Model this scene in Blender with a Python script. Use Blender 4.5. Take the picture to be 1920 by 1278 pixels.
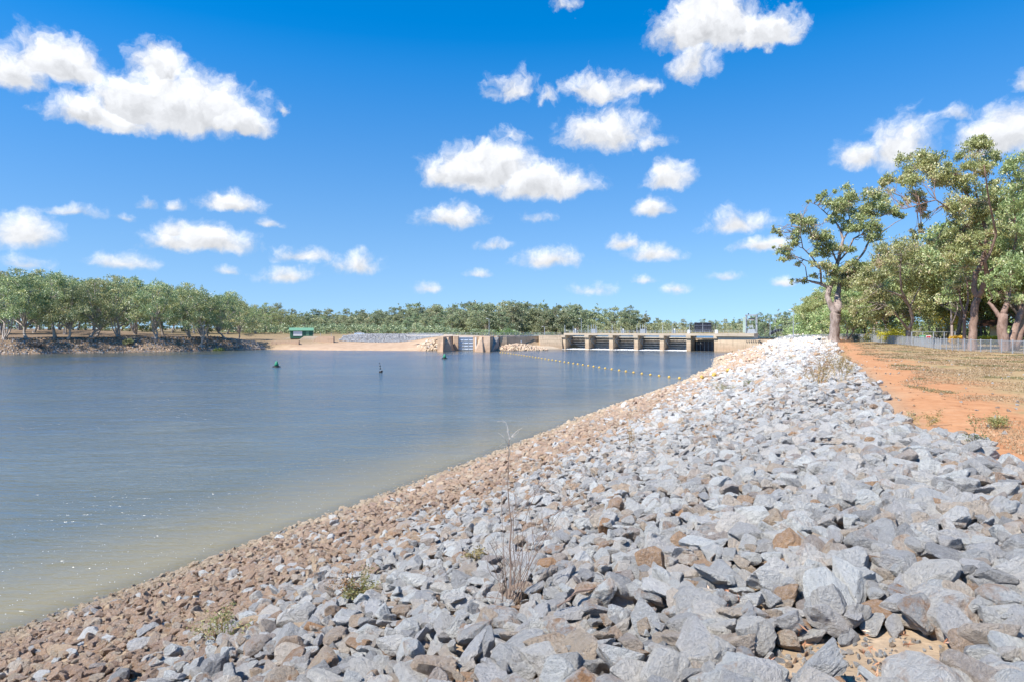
import bpy, math, random
import numpy as np
from mathutils import Vector, Matrix

for o in list(bpy.data.objects):
    bpy.data.objects.remove(o)
SC = bpy.context.scene
COL = SC.collection
R = math.radians

# ------------------------------------------------------------------ camera
# world: water surface downstream of the weir is z = 0, camera looks along +Y
EYE = 8.0
cam_d = bpy.data.cameras.new('camera')
cam_d.sensor_width = 36.0
cam_d.lens = 24.0
cam_d.shift_y = -23.0 / 1920.0
cam_d.clip_start = 0.1
cam_d.clip_end = 12000.0
cam = bpy.data.objects.new('camera', cam_d)
COL.objects.link(cam)
cam.location = (0, 0, EYE)
cam.rotation_euler = (R(90), 0, 0)
SC.camera = cam

# ------------------------------------------------------------------ light
SUN_DIR = Vector((-0.80, -0.60, 0)).normalized()
SUN_EL = R(52)
to_sun = Vector((SUN_DIR.x * math.cos(SUN_EL), SUN_DIR.y * math.cos(SUN_EL), math.sin(SUN_EL)))
sun_d = bpy.data.lights.new('sun', 'SUN')
sun_d.energy = 4.6
sun_d.angle = R(0.53)
sun_d.color = (1.0, 0.955, 0.88)
sun = bpy.data.objects.new('sun', sun_d)
COL.objects.link(sun)
sun.location = (-40, -40, 80)
sun.rotation_euler = (-to_sun).to_track_quat('-Z', 'Y').to_euler()

SC.view_settings.view_transform = 'Standard'
SC.view_settings.look = 'None'
SC.view_settings.gamma = 1.0
SC.view_settings.use_curve_mapping = False
SC.view_settings.exposure = 0.82
SC.render.engine = 'CYCLES'
SC.cycles.use_denoising = True
SC.cycles.sample_clamp_direct = 5.0
SC.cycles.max_bounces = 6
SC.cycles.diffuse_bounces = 2
SC.cycles.glossy_bounces = 3
SC.cycles.transmission_bounces = 3
SC.cycles.transparent_max_bounces = 6
SC.cycles.caustics_reflective = False
SC.cycles.caustics_refractive = False

# ------------------------------------------------------------------ sky with cumulus
def build_world():
    w = bpy.data.worlds.new('World')
    SC.world = w
    w.use_nodes = True
    w.cycles.sampling_method = 'MANUAL'
    w.cycles.sample_map_resolution = 512
    nt = w.node_tree
    N, L = nt.nodes, nt.links
    N.clear()
    out = N.new('ShaderNodeOutputWorld')
    bg = N.new('ShaderNodeBackground')
    bg.inputs['Strength'].default_value = 0.13
    L.new(bg.outputs[0], out.inputs[0])
    sky = N.new('ShaderNodeTexSky')
    sky.sky_type = 'NISHITA'
    sky.sun_disc = False
    sky.sun_elevation = SUN_EL
    sky.sun_rotation = math.atan2(SUN_DIR.x, SUN_DIR.y)
    sky.altitude = 100
    sky.air_density = 1.0
    sky.dust_density = 0.0
    sky.ozone_density = 1.2
    hs = N.new('ShaderNodeHueSaturation')
    hs.inputs['Saturation'].default_value = 1.5
    hs.inputs['Value'].default_value = 0.98
    hs.inputs['Hue'].default_value = 0.502
    L.new(sky.outputs[0], hs.inputs['Color'])
    # clean inland air: the sky keeps its blue right down to the skyline
    t0 = N.new('ShaderNodeTexCoord'); s0 = N.new('ShaderNodeVectorMath'); s0.operation = 'MULTIPLY_ADD'
    L.new(t0.outputs['Generated'], s0.inputs[0]); s0.inputs[1].default_value = (1, 1, 0.92); s0.inputs[2].default_value = (0, 0, 0.13)
    s1 = N.new('ShaderNodeVectorMath'); s1.operation = 'NORMALIZE'; L.new(s0.outputs[0], s1.inputs[0]); L.new(s1.outputs[0], sky.inputs['Vector'])

    def m(op, a, b=None, c=None, clamp=False):
        n = N.new('ShaderNodeMath'); n.operation = op; n.use_clamp = clamp
        for i, v in enumerate((a, b, c)):
            if v is None: continue
            if isinstance(v, (int, float)): n.inputs[i].default_value = v
            else: L.new(v, n.inputs[i])
        return n.outputs[0]

    def vm(op, a, b=None, c=None, out=0):
        n = N.new('ShaderNodeVectorMath'); n.operation = op
        for i, v in enumerate((a, b, c)):
            if v is None: continue
            if isinstance(v, (tuple, list)): n.inputs[i].default_value = v
            else: L.new(v, n.inputs[i])
        return n.outputs[out]
    tc = N.new('ShaderNodeTexCoord')
    sep = N.new('ShaderNodeSeparateXYZ'); L.new(tc.outputs['Generated'], sep.inputs[0])
    az = m('ARCTAN2', sep.outputs[0], sep.outputs[1])
    el = m('ARCSINE', sep.outputs[2])
    comb = N.new('ShaderNodeCombineXYZ'); L.new(az, comb.inputs[0]); L.new(el, comb.inputs[1])
    P = comb.outputs[0]
    sr = N.new('ShaderNodeMapRange'); L.new(el, sr.inputs[0])      # paler towards the skyline
    for i_, v_ in enumerate((0.0, 0.40, 1.22, 1.52)): sr.inputs[i_ + 1].default_value = v_
    vr = N.new('ShaderNodeMapRange'); L.new(el, vr.inputs[0])
    for i_, v_ in enumerate((0.0, 0.36, 0.74, 0.98)): vr.inputs[i_ + 1].default_value = v_
    L.new(vr.outputs[0], hs.inputs['Value'])
    L.new(sr.outputs[0], hs.inputs['Saturation'])

    def noise(vec, scale, detail, rough=0.55, col=False):
        n = N.new('ShaderNodeTexNoise'); n.inputs['Scale'].default_value = scale
        n.inputs['Detail'].default_value = detail; n.inputs['Roughness'].default_value = rough
        L.new(vec, n.inputs['Vector'])
        return n.outputs['Color'] if col else n.outputs[0]
    # billows get smaller towards the horizon, where the clouds are farther away
    amp = m('MULTIPLY_ADD', el, 2.0, 0.16, clamp=True)
    w1 = vm('SUBTRACT', noise(P, 16, 3, 0.5, True), (0.5, 0.5, 0.5))
    w2 = vm('SUBTRACT', noise(P, 70, 3, 0.6, True), (0.5, 0.5, 0.5))
    wv = vm('MULTIPLY_ADD', w1, (0.07, 0.055, 0), vm('MULTIPLY', w2, (0.024, 0.022, 0)))
    sc = N.new('ShaderNodeVectorMath'); sc.operation = 'SCALE'; L.new(wv, sc.inputs[0]); L.new(amp, sc.inputs['Scale'])
    Q = vm('ADD', P, sc.outputs[0])
    clouds = [  # direction of each cumulus cell as (u, v, half width, half height, thickness) on the 24 mm field
        (330, 190, 200, 72, 1.4), (110, 105, 130, 62, 1.15), (440, 222, 95, 38, 1.1), (300, 120, 66, 50, 1.0), (185, 210, 130, 40, 1.1), (20, 120, 90, 60, .9),
        (430, 378, 68, 24, .8), (380, 448, 125, 34, 1.0), (330, 430, 55, 24, .8), (40, 428, 85, 42, .8), (140, 398, 70, 13, .45), (230, 490, 85, 20, .45),
        (570, 476, 62, 17, .5), (540, 513, 62, 20, .6), (670, 490, 58, 26, .6), (905, 308, 130, 54, 1.3), (1010, 337, 125, 40, 1.15), (850, 402, 75, 28, .7),
        (1125, 160, 80, 36, .75), (1195, 160, 50, 24, .5), (960, 162, 62, 32, .45), (1030, 185, 24, 14, .35), (1140, 236, 108, 48, .85), (1225, 262, 50, 20, .4),
        (1255, 328, 56, 32, .85), (1224, 386, 44, 26, .8), (1330, 42, 130, 66, 1.3), (1430, 55, 100, 44, 1.1), (1305, 110, 56, 48, .7),
        (1030, 482, 74, 24, .7), (925, 459, 42, 11, .5), (1225, 474, 66, 22, .65), (1170, 456, 38, 17, .6), (1385, 414, 78, 25, .7), (1430, 454, 62, 20, .7),
        (1615, 290, 72, 34, .75), (1690, 265, 85, 62, .8), (1890, 240, 115, 62, .95), (1800, 214, 60, 18, .35), (1360, 518, 40, 12, .5), (1268, 542, 34, 12, .5),
        (1470, 526, 28, 11, .5), (800, 538, 36, 13, .5), (895, 514, 30, 10, .5), (274, 376, 22, 14, .4), (326, 385, 24, 12, .4), (240, 407, 24, 9, .35),
        (500, 415, 34, 11, .4), (430, 508, 30, 11, .4), (1056, 4, 26, 20, .5), (528, 206, 20, 13, .35), (1110, 542, 50, 14, .32), (40, 492, 60, 16, .3), (1010, 405, 34, 12, .3), (955, 255, 40, 18, .32), (1215, 525, 30, 9, .35), (1905, 155, 20, 18, .4),
    ]
    acc = low = None
    for (u, v, ru, rv, wt) in clouds:
        if wt < .5: wt += .08
        v += rv * 0.32; rv *= 1.32                      # flat bases: the cell is squashed below its middle
        h = math.hypot(1280, u - 960)
        ca = math.atan((u - 960) / 1280); ce = math.atan((616 - v) / h)
        ra = ru / 1280 * math.cos(ca) ** 2; re = rv / h * math.cos(ce) ** 2
        q = vm('MULTIPLY_ADD', Q, (1 / ra, 1 / re, 0), (-ca / ra, -ce / re, 0))
        q2 = vm('MAXIMUM', q, vm('MULTIPLY', q, (-1, -2.0, 0)))
        f = m('MULTIPLY_ADD', vm('LENGTH', q2, out=1), -wt, wt)
        g = m('ADD', f, vm('DOT_PRODUCT', q, (0, .35 * wt, 0), out=1))
        acc = f if acc is None else m('MAXIMUM', acc, f)
        low = g if low is None else m('MAXIMUM', low, g)
    lift = m('SUBTRACT', low, acc)                      # > 0 in the upper part of a cloud, < 0 at its base
    # the same fair-weather field goes on round the rest of the sky
    fld = noise(Q, 4.2, 2, 0.5)
    away = m('MAXIMUM', m('MULTIPLY_ADD', m('ABSOLUTE', az), 6.0, -4.4), m('MULTIPLY_ADD', el, 8.0, -4.3))
    away = m('MINIMUM', away, 1.0)
    rest = m('ADD', m('MULTIPLY_ADD', fld, 5.0, -3.15), m('MULTIPLY_ADD', away, 2.0, -2.0))
    acc = m('MAXIMUM', acc, rest)
    fb = noise(Q, 38, 7, 0.62)
    dens = m('ADD', acc, m('MULTIPLY_ADD', fb, 1.05, -0.47))
    mr = N.new('ShaderNodeMapRange'); mr.interpolation_type = 'SMOOTHSTEP'
    L.new(dens, mr.inputs[0]); mr.inputs[1].default_value = 0.0; mr.inputs[2].default_value = 0.66
    alpha = m('MULTIPLY', mr.outputs[0], 0.96)
    # body of the cloud: thin rims bright, billows modelled by the noise towards the sun
    off = vm('ADD', Q, (-0.010, 0.014, 0))
    fb2 = noise(off, 38, 4, 0.55)
    relief = m('MULTIPLY', m('SUBTRACT', fb, fb2), 0.65)
    thick = N.new('ShaderNodeMapRange'); L.new(dens, thick.inputs[0]); thick.inputs[1].default_value = 0.35; thick.inputs[2].default_value = 1.35
    thick.inputs[3].default_value = 1.0; thick.inputs[4].default_value = 0.90
    lf = N.new('ShaderNodeMapRange'); lf.interpolation_type = 'SMOOTHSTEP'; L.new(lift, lf.inputs[0])
    for i_, v_ in enumerate((-0.10, 0.16, 0.80, 1.06)): lf.inputs[i_ + 1].default_value = v_
    br = m('MULTIPLY', m('ADD', thick.outputs[0], relief), lf.outputs[0])
    cs = N.new('ShaderNodeVectorMath'); cs.operation = 'SCALE'; cs.inputs[0].default_value = (4.5, 4.56, 4.68); L.new(br, cs.inputs['Scale'])
    mix = N.new('ShaderNodeMix'); mix.data_type = 'RGBA'
    L.new(alpha, mix.inputs[0]); L.new(hs.outputs[0], mix.inputs[6]); L.new(cs.outputs[0], mix.inputs[7])
    L.new(mix.outputs[2], bg.inputs['Color'])
build_world()

# ------------------------------------------------------------------ helpers
rng = np.random.default_rng(7)
random.seed(7)

def px(u, v, d):
    """point at depth d seen at (u, v) of the surveyed view (24 mm, 1920 wide, horizon 616)"""
    return Vector(((u - 960) / 1280 * d, d, EYE - (v - 616) / 1280 * d))

def tag(o, label=None, cat=None, group=None, kind=None):
    if label: o['label'] = label
    if cat: o['category'] = cat
    if group: o['group'] = group
    if kind: o['kind'] = kind
    return o

def empty(name, loc=(0, 0, 0), rz=0.0):
    o = bpy.data.objects.new(name, None)
    o.empty_display_size = 0.2
    COL.objects.link(o)
    o.location = loc
    o.rotation_euler = (0, 0, rz)
    return o

def link(name, me, parent=None, loc=None, rz=None):
    o = bpy.data.objects.new(name, me)
    COL.objects.link(o)
    if parent: o.parent = parent
    if loc is not None: o.location = loc
    if rz is not None: o.rotation_euler = (0, 0, rz)
    return o

def copy_tree(o, parent=None):
    c = o.copy()
    COL.objects.link(c)
    c.parent = parent
    for ch in list(o.children):
        copy_tree(ch, c)
    return c

def np_mesh(name, V, F, mat, smooth=False, attrs=None):
    """mesh from numpy arrays; F is (n, k) of constant k"""
    V = np.asarray(V, dtype=np.float32); F = np.asarray(F, dtype=np.int32)
    me = bpy.data.meshes.new(name)
    n, k = F.shape
    me.vertices.add(len(V)); me.vertices.foreach_set('co', V.ravel())
    me.loops.add(n * k); me.loops.foreach_set('vertex_index', F.ravel())
    me.polygons.add(n)
    me.polygons.foreach_set('loop_start', np.arange(0, n * k, k, dtype=np.int32))
    me.polygons.foreach_set('loop_total', np.full(n, k, dtype=np.int32))
    me.polygons.foreach_set('use_smooth', np.full(n, smooth))
    for nm, arr in (attrs or {}).items():
        a = me.attributes.new(nm, 'FLOAT', 'POINT')
        a.data.foreach_set('value', np.asarray(arr, dtype=np.float32))
    me.update(calc_edges=True)
    if mat: me.materials.append(mat)
    return me

class MB:
    """collects shapes that make up ONE part"""
    def __init__(s): s.v = []; s.f = []
    def add(s, vs, fs):
        b = len(s.v); s.v += [tuple(p) for p in vs]; s.f += [tuple(i + b for i in f) for f in fs]; return s
    def box(s, c, d, rz=0.0, ry=0.0, rx=0.0):
        x, y, z = d[0] / 2, d[1] / 2, d[2] / 2
        M = Matrix.Translation(c) @ Matrix.Rotation(rz, 4, 'Z') @ Matrix.Rotation(ry, 4, 'Y') @ Matrix.Rotation(rx, 4, 'X')
        vs = [M @ Vector(p) for p in ((-x, -y, -z), (x, -y, -z), (x, y, -z), (-x, y, -z), (-x, -y, z), (x, -y, z), (x, y, z), (-x, y, z))]
        return s.add(vs, [(0, 3, 2, 1), (4, 5, 6, 7), (0, 1, 5, 4), (1, 2, 6, 5), (2, 3, 7, 6), (3, 0, 4, 7)])
    def bar(s, a, b, w, h=None):
        a, b = Vector(a), Vector(b); h = h or w
        d = b - a; L = d.length
        q = d.to_track_quat('X', 'Z').to_matrix().to_4x4()
        M = Matrix.Translation((a + b) / 2) @ q
        x, y, z = L / 2, w / 2, h / 2
        vs = [M @ Vector(p) for p in ((-x, -y, -z), (x, -y, -z), (x, y, -z), (-x, y, -z), (-x, -y, z), (x, -y, z), (x, y, z), (-x, y, z))]
        return s.add(vs, [(0, 3, 2, 1), (4, 5, 6, 7), (0, 1, 5, 4), (1, 2, 6, 5), (2, 3, 7, 6), (3, 0, 4, 7)])
    def hexa(s, bot, top):
        """solid between two quads (lists of four points, same winding, counter-clockwise seen from above)"""
        return s.add(list(bot) + list(top), [(3, 2, 1, 0), (4, 5, 6, 7), (0, 1, 5, 4), (1, 2, 6, 5), (2, 3, 7, 6), (3, 0, 4, 7)])
    def tube(s, pts, radii, n=6, cap=True):
        pts = [Vector(p) for p in pts]
        rings = []
        for i, p in enumerate(pts):
            d = (pts[min(i + 1, len(pts) - 1)] - pts[max(i - 1, 0)])
            if d.length < 1e-6: d = Vector((0, 0, 1))
            d.normalize()
            ref = Vector((1, 0, 0)) if abs(d.x) < 0.8 else Vector((0, 1, 0))
            a = d.cross(ref).normalized(); b = d.cross(a)
            rings.append([p + (a * math.cos(2 * math.pi * k / n) + b * math.sin(2 * math.pi * k / n)) * radii[i] for k in range(n)])
        vs = [q for r in rings for q in r]
        fs = []
        for i in range(len(pts) - 1):
            for k in range(n):
                k2 = (k + 1) % n
                fs.append((i * n + k, i * n + k2, (i + 1) * n + k2, (i + 1) * n + k))
        if cap:
            fs.append(tuple(range(n - 1, -1, -1))); fs.append(tuple((len(pts) - 1) * n + k for k in range(n)))
        return s.add(vs, fs)
    def lathe(s, prof, c=(0, 0, 0), n=14):
        c = Vector(c); vs = []; fs = []
        for r, z in prof:
            vs += [c + Vector((r * math.cos(2 * math.pi * k / n), r * math.sin(2 * math.pi * k / n), z)) for k in range(n)]
        for i in range(len(prof) - 1):
            for k in range(n):
                k2 = (k + 1) % n
                fs.append((i * n + k, i * n + k2, (i + 1) * n + k2, (i + 1) * n + k))
        fs.append(tuple(range(n - 1, -1, -1))); fs.append(tuple((len(prof) - 1) * n + k for k in range(n)))
        return s.add(vs, fs)
    def mesh(s, name, mat, smooth=False):
        me = bpy.data.meshes.new(name)
        me.from_pydata(s.v, [], s.f); me.update()
        if smooth: me.polygons.foreach_set('use_smooth', [True] * len(me.polygons))
        me.materials.append(mat)
        return me
    def build(s, name, mat, parent=None, smooth=False, loc=None, rz=None):
        return link(name, s.mesh(name, mat, smooth), parent, loc, rz)

# ------------------------------------------------------------------ materials
class NT:
    def __init__(s, name):
        s.m = bpy.data.materials.new(name); s.m.use_nodes = True
        s.t = s.m.node_tree; s.N = s.t.nodes; s.L = s.t.links
        s.b = s.N['Principled BSDF']; s.out = s.N['Material Output']
        s.b.inputs['Specular IOR Level'].default_value = 0.25
        s.b.inputs['Roughness'].default_value = 0.85
    def n(s, kind, **kw):
        x = s.N.new(kind)
        for k, v in kw.items(): setattr(x, k, v)
        return x
    def coord(s, which='Object', scale=(1, 1, 1)):
        c = s.n('ShaderNodeTexCoord').outputs[which]
        if scale == (1, 1, 1): return c
        v = s.n('ShaderNodeVectorMath', operation='MULTIPLY'); s.L.new(c, v.inputs[0]); v.inputs[1].default_value = scale
        return v.outputs[0]
    def world(s, scale=(1, 1, 1)):
        c = s.n('ShaderNodeNewGeometry').outputs['Position']
        v = s.n('ShaderNodeVectorMath', operation='MULTIPLY'); s.L.new(c, v.inputs[0]); v.inputs[1].default_value = scale
        return v.outputs[0]
    def noise(s, vec, scale, detail=4, rough=0.55, dist=0.0):
        x = s.n('ShaderNodeTexNoise'); s.L.new(vec, x.inputs['Vector'])
        x.inputs['Scale'].default_value = scale; x.inputs['Detail'].default_value = detail
        x.inputs['Roughness'].default_value = rough; x.inputs['Distortion'].default_value = dist
        return x.outputs[0]
    def ramp(s, fac, stops, mode='LINEAR'):
        x = s.n('ShaderNodeValToRGB'); x.color_ramp.interpolation = mode
        e = x.color_ramp.elements
        while len(e) < len(stops): e.new(0.5)
        for i, (p, c) in enumerate(stops):
            e[i].position = p; e[i].color = (*c, 1) if len(c) == 3 else c
        s.L.new(fac, x.inputs[0])
        return x.outputs[0]
    def rng(s, fac, a, b, c=0.0, d=1.0, smooth=False):
        x = s.n('ShaderNodeMapRange')
        if smooth: x.interpolation_type = 'SMOOTHSTEP'
        s.L.new(fac, x.inputs[0])
        for i, v in enumerate((a, b, c, d)): x.inputs[i + 1].default_value = v
        return x.outputs[0]
    def math(s, op, a, b=None, c=None):
        x = s.n('ShaderNodeMath', operation=op)
        for i, v in enumerate((a, b, c)):
            if v is None: continue
            if isinstance(v, (int, float)): x.inputs[i].default_value = v
            else: s.L.new(v, x.inputs[i])
        return x.outputs[0]
    def mix(s, fac, a, b, blend='MIX'):
        x = s.n('ShaderNodeMix', data_type='RGBA', blend_type=blend)
        for i, v in ((0, fac), (6, a), (7, b)):
            if isinstance(v, (int, float)): x.inputs[i].default_value = v
            elif isinstance(v, tuple): x.inputs[i].default_value = (*v, 1) if len(v) == 3 else v
            else: s.L.new(v, x.inputs[i])
        return x.outputs[2]
    def attr(s, name):
        return s.n('ShaderNodeAttribute', attribute_name=name).outputs['Fac']
    def rnd(s): return s.n('ShaderNodeObjectInfo').outputs['Random']
    def bump(s, h, strength, dist, normal=None):
        x = s.n('ShaderNodeBump'); s.L.new(h, x.inputs['Height'])
        x.inputs['Strength'].default_value = strength; x.inputs['Distance'].default_value = dist
        if normal is not None: s.L.new(normal, x.inputs['Normal'])
        return x.outputs[0]
    def fin(s, col=None, rough=None, normal=None, metal=None, spec=None):
        for key, v in (('Base Color', col), ('Roughness', rough), ('Normal', normal), ('Metallic', metal), ('Specular IOR Level', spec)):
            if v is None: continue
            if isinstance(v, (int, float)): s.b.inputs[key].default_value = v
            elif isinstance(v, tuple): s.b.inputs[key].default_value = (*v, 1)
            else: s.L.new(v, s.b.inputs[key])
        return s.m

def mat_plain(name, col, rough=0.6, metal=0.0, var=0.12, scale=3.0, spec=0.3):
    t = NT(name)
    f = t.noise(t.coord('Object'), scale, 4, 0.6)
    c = t.mix(t.rng(f, 0.3, 0.7), tuple(x * (1 - var) for x in col), tuple(min(1, x * (1 + var)) for x in col))
    return t.fin(c, rough, metal=metal, spec=spec)

def mat_rock(name, stops, stain=0.0, dark=0.5, scale=1.0):
    t = NT(name)
    co = t.coord('Object'); r = t.rnd()
    off = t.n('ShaderNodeVectorMath', operation='MULTIPLY_ADD')
    cb = t.n('ShaderNodeCombineXYZ')
    for i in range(3): t.L.new(r, cb.inputs[i])
    t.L.new(cb.outputs[0], off.inputs[0]); off.inputs[1].default_value = (37, 53, 71); t.L.new(co, off.inputs[2])
    p = off.outputs[0]
    base = t.ramp(r, stops)
    big = t.noise(p, 1.3 * scale, 3, 0.6)
    c = t.mix(t.rng(big, 0.35, 0.75, 0.0, 0.5), base, t.mix(0.5, base, (0.2, 0.2, 0.215), 'MIX'))
    pale = t.noise(p, 2.6 * scale, 6, 0.7, 0.15)
    c = t.mix(t.rng(pale, 0.52, 0.72, 0, 0.6), c, t.mix(0.5, base, (0.72, 0.71, 0.69)))
    mot = t.noise(p, 5.5 * scale, 7, 0.78)
    c = t.mix(t.rng(mot, 0.34, 0.50, 0.34, 0.0), c, t.mix(0.6, c, (0.10, 0.10, 0.11)))
    c = t.mix(t.rng(mot, 0.52, 0.66, 0.0, 0.6), c, t.mix(0.6, c, (0.86, 0.85, 0.83)))
    sp = t.noise(p, 15 * scale, 5, 0.8)
    c = t.mix(t.rng(sp, 0.55, 0.70, 0, dark), c, t.mix(0.65, c, (0.05, 0.05, 0.06)))
    gr = t.noise(p, 34 * scale, 3, 0.8)
    c = t.mix(t.rng(gr, 0.52, 0.64, 0, dark), c, t.mix(0.4, c, (0.88, 0.87, 0.85)))
    if stain > 0:
        st = t.noise(p, 1.1 * scale, 6, 0.7, 0.2)
        r2 = t.math('FRACT', t.math('MULTIPLY', r, 17.31))
        k = t.math('MULTIPLY', t.rng(st, 0.48, 0.66), t.rng(r2, 1 - stain, 1.0))
        c = t.mix(k, c, t.mix(t.rng(sp, 0.35, 0.7), (0.50, 0.27, 0.12), (0.36, 0.17, 0.075)))
    h = t.math('ADD', t.noise(p, 3.2 * scale, 8, 0.72), t.math('MULTIPLY', sp, 0.3))
    nrm = t.bump(h, 0.9, 0.22)
    return t.fin(c, 0.9, nrm, spec=0.2)
# ------------------------------------------------------------------ the lie of the land
SHORE_R = np.array([(-90, -136), (-34, -24), (-21.5, 1), (-13.3, 17.7), (-9.3, 26), (-3.3, 38.8), (0.2, 46.8), (6.9, 62.4), (14.9, 79.4),
                    (29.4, 111), (41, 139), (48.3, 160), (53.2, 178), (60, 195), (72, 211), (92, 224)], float)
def smooth_line(P, step=0.5):
    P = np.asarray(P, float); out = []
    for i in range(len(P) - 1):
        p0 = P[max(i - 1, 0)]; p1 = P[i]; p2 = P[i + 1]; p3 = P[min(i + 2, len(P) - 1)]
        n = max(2, int(np.linalg.norm(p2 - p1) / 4))
        for k in range(n):
            t = k / n
            out.append(0.5 * ((2 * p1) + (-p0 + p2) * t + (2 * p0 - 5 * p1 + 4 * p2 - p3) * t * t + (-p0 + 3 * p1 - 3 * p2 + p3) * t ** 3))
    out.append(P[-1]); out = np.array(out)
    s = np.r_[0, np.cumsum(np.linalg.norm(np.diff(out, axis=0), axis=1))]
    q = np.arange(0, s[-1], step)
    return np.c_[np.interp(q, s, out[:, 0]), np.interp(q, s, out[:, 1])]
LINE_R = smooth_line(SHORE_R)
WEIR = [(92, 224), (95, 234), (73, 244), (20.5, 271)]
LOCK = [(20.5, 271), (9, 263), (-7, 251), (-11, 238), (-14, 238), (-16.2, 254), (-22.2, 254.5), (-22.5, 240), (-25, 239), (-27, 249)]
BEACH = [(-27, 249), (-48, 252), (-72, 256), (-96, 267)]
LEFT = [(-96, 267), (-103, 259), (-123, 238), (-146, 225), (-162, 215.6), (-190, 202), (-260, 165), (-340, 100), (-420, 0), (-500, -136)]
CLS = [('r', LINE_R[::8].tolist() + [LINE_R[-1].tolist(), (92, 224)]), ('w', WEIR), ('k', LOCK), ('b', BEACH), ('l', LEFT)]
RIVER = np.array(sum([list(map(tuple, c[1]))[:-1] for c in CLS], []) + [LEFT[-1]])
POOL = np.array([(23, 277), (76, 250), (99, 262), (150, 330), (165, 425), (60, 440), (2, 400), (6, 310)], float)

def seg_dist(X, Y, line):
    line = np.asarray(line, float); d2 = np.full(X.shape, 1e18)
    for (ax, ay), (bx, by) in zip(line[:-1], line[1:]):
        dx, dy = bx - ax, by - ay; L2 = dx * dx + dy * dy + 1e-12
        t = np.clip(((X - ax) * dx + (Y - ay) * dy) / L2, 0, 1)
        d2 = np.minimum(d2, (X - ax - t * dx) ** 2 + (Y - ay - t * dy) ** 2)
    return np.sqrt(d2)
def inside(X, Y, poly):
    c = np.zeros(X.shape, bool); n = len(poly)
    for i in range(n):
        x1, y1 = poly[i]; x2, y2 = poly[(i + 1) % n]
        if y1 == y2: continue
        k = ((y1 > Y) != (y2 > Y)) & (X < (x2 - x1) * (Y - y1) / (y2 - y1) + x1)
        c ^= k
    return c
def sstep(x, a, b):
    t = np.clip((x - a) / (b - a), 0, 1); return t * t * (3 - 2 * t)
def wob(X, Y, f, seed=0):
    r = np.random.default_rng(seed); z = np.zeros_like(X)
    for k in range(5):
        a = r.uniform(0, 2 * math.pi); ff = f * r.uniform(0.6, 1.8)
        z += np.sin((X * math.cos(a) + Y * math.sin(a)) * ff + r.uniform(0, 6.28))
    return z / 5
def land(X, Y):
    """ground height, distance inland from the river and weights of the five shores"""
    X = np.asarray(X, float); Y = np.asarray(Y, float)
    D = {k: seg_dist(X, Y, l) for k, l in CLS}
    ins = inside(X, Y, RIVER)
    dm = np.minimum.reduce(list(D.values()))
    W = {k: np.exp(-(D[k] - dm) / 2.5) for k in D}; tot = sum(W.values())
    W = {k: W[k] / tot for k in W}
    s = D['r']; t = np.clip(s / 19.5, 0, 3)
    zr = np.where(t < 0.86, 6.03 * t, 0); k = np.clip((t - 0.86) / 0.30, 0, 1)
    zr = np.where(t >= 0.86, 5.186 + 0.84 * (1 - (1 - k) ** 2.2), zr)
    zr = zr + 0.05 * wob(X, Y, 0.5, 1) * sstep(s, 1, 6)
    s = D['w']; zw = -2 + 4 * sstep(s, 10, 18)
    s = D['k']; zk = -1.2 + 6.5 * sstep(s, 3.2, 6.5)
    s = D['b']; zb = 0.35 * np.minimum(s, 3) ** 0.8 + 0.055 * np.clip(s - 3, 0, 26) + 3.05 * sstep(s, 31, 38)
    s = D['l']; zl = 0.5 * np.minimum(s, 1.0) + 4.5 * np.clip((s - 0.6) / 9.0, 0, 1) ** 0.75 + 2.2 * sstep(s, 14, 95) + 0.25 * wob(X, Y, 0.35, 2) * sstep(s, 1, 5)
    z = zr * W['r'] + zw * W['w'] + zk * W['k'] + zb * W['b'] + zl * W['l']
    z = np.where(ins, -np.minimum(dm * 0.33, 4.0), z)
    pin = inside(X, Y, POOL); pd = seg_dist(X, Y, np.vstack([POOL, POOL[:1]]))
    z = np.where(ins, z, np.where(pin, np.minimum(z, 2.0), z + (2.0 - z) * (1 - sstep(pd, 0, 5)) * (z > 2)))
    # the concrete boat ramp's cutting beside the shed
    far = sstep(np.hypot(X, Y), 500, 1500)
    z = z * (1 - far) + 6.0 * far
    return z, np.where(ins, -dm, dm), W, D
def gz(x, y): return float(land(np.array([x]), np.array([y]))[0][0])

def axis(fine, steps):
    out = list(np.arange(fine[0], fine[1] + 1e-6, fine[2]))
    hi = out[-1]; lo = out[0]
    st = fine[2]
    for lim, mx in steps:
        while hi < lim: st = min(st * 1.12, mx); hi += st; out.append(hi)
    st = fine[2]
    for lim, mx in steps:
        while lo > -lim: st = min(st * 1.12, mx); lo -= st; out.insert(0, lo)
    return np.array(out)
gx = axis((-26, 34, 0.5), [(200, 2.2), (600, 20), (6000, 400)])
gy = axis((-8, 62, 0.5), [(300, 2.0), (700, 14), (7000, 400)])
gy = gy[gy > -180]
GX, GY = np.meshgrid(gx, gy)
GZ, GS, GW, GD = land(GX, GY)
nx, ny = len(gx), len(gy)
idx = np.arange(nx * ny).reshape(ny, nx)
quads = np.stack([idx[:-1, :-1], idx[:-1, 1:], idx[1:, 1:], idx[1:, :-1]], -1).reshape(-1, 4)

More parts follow.
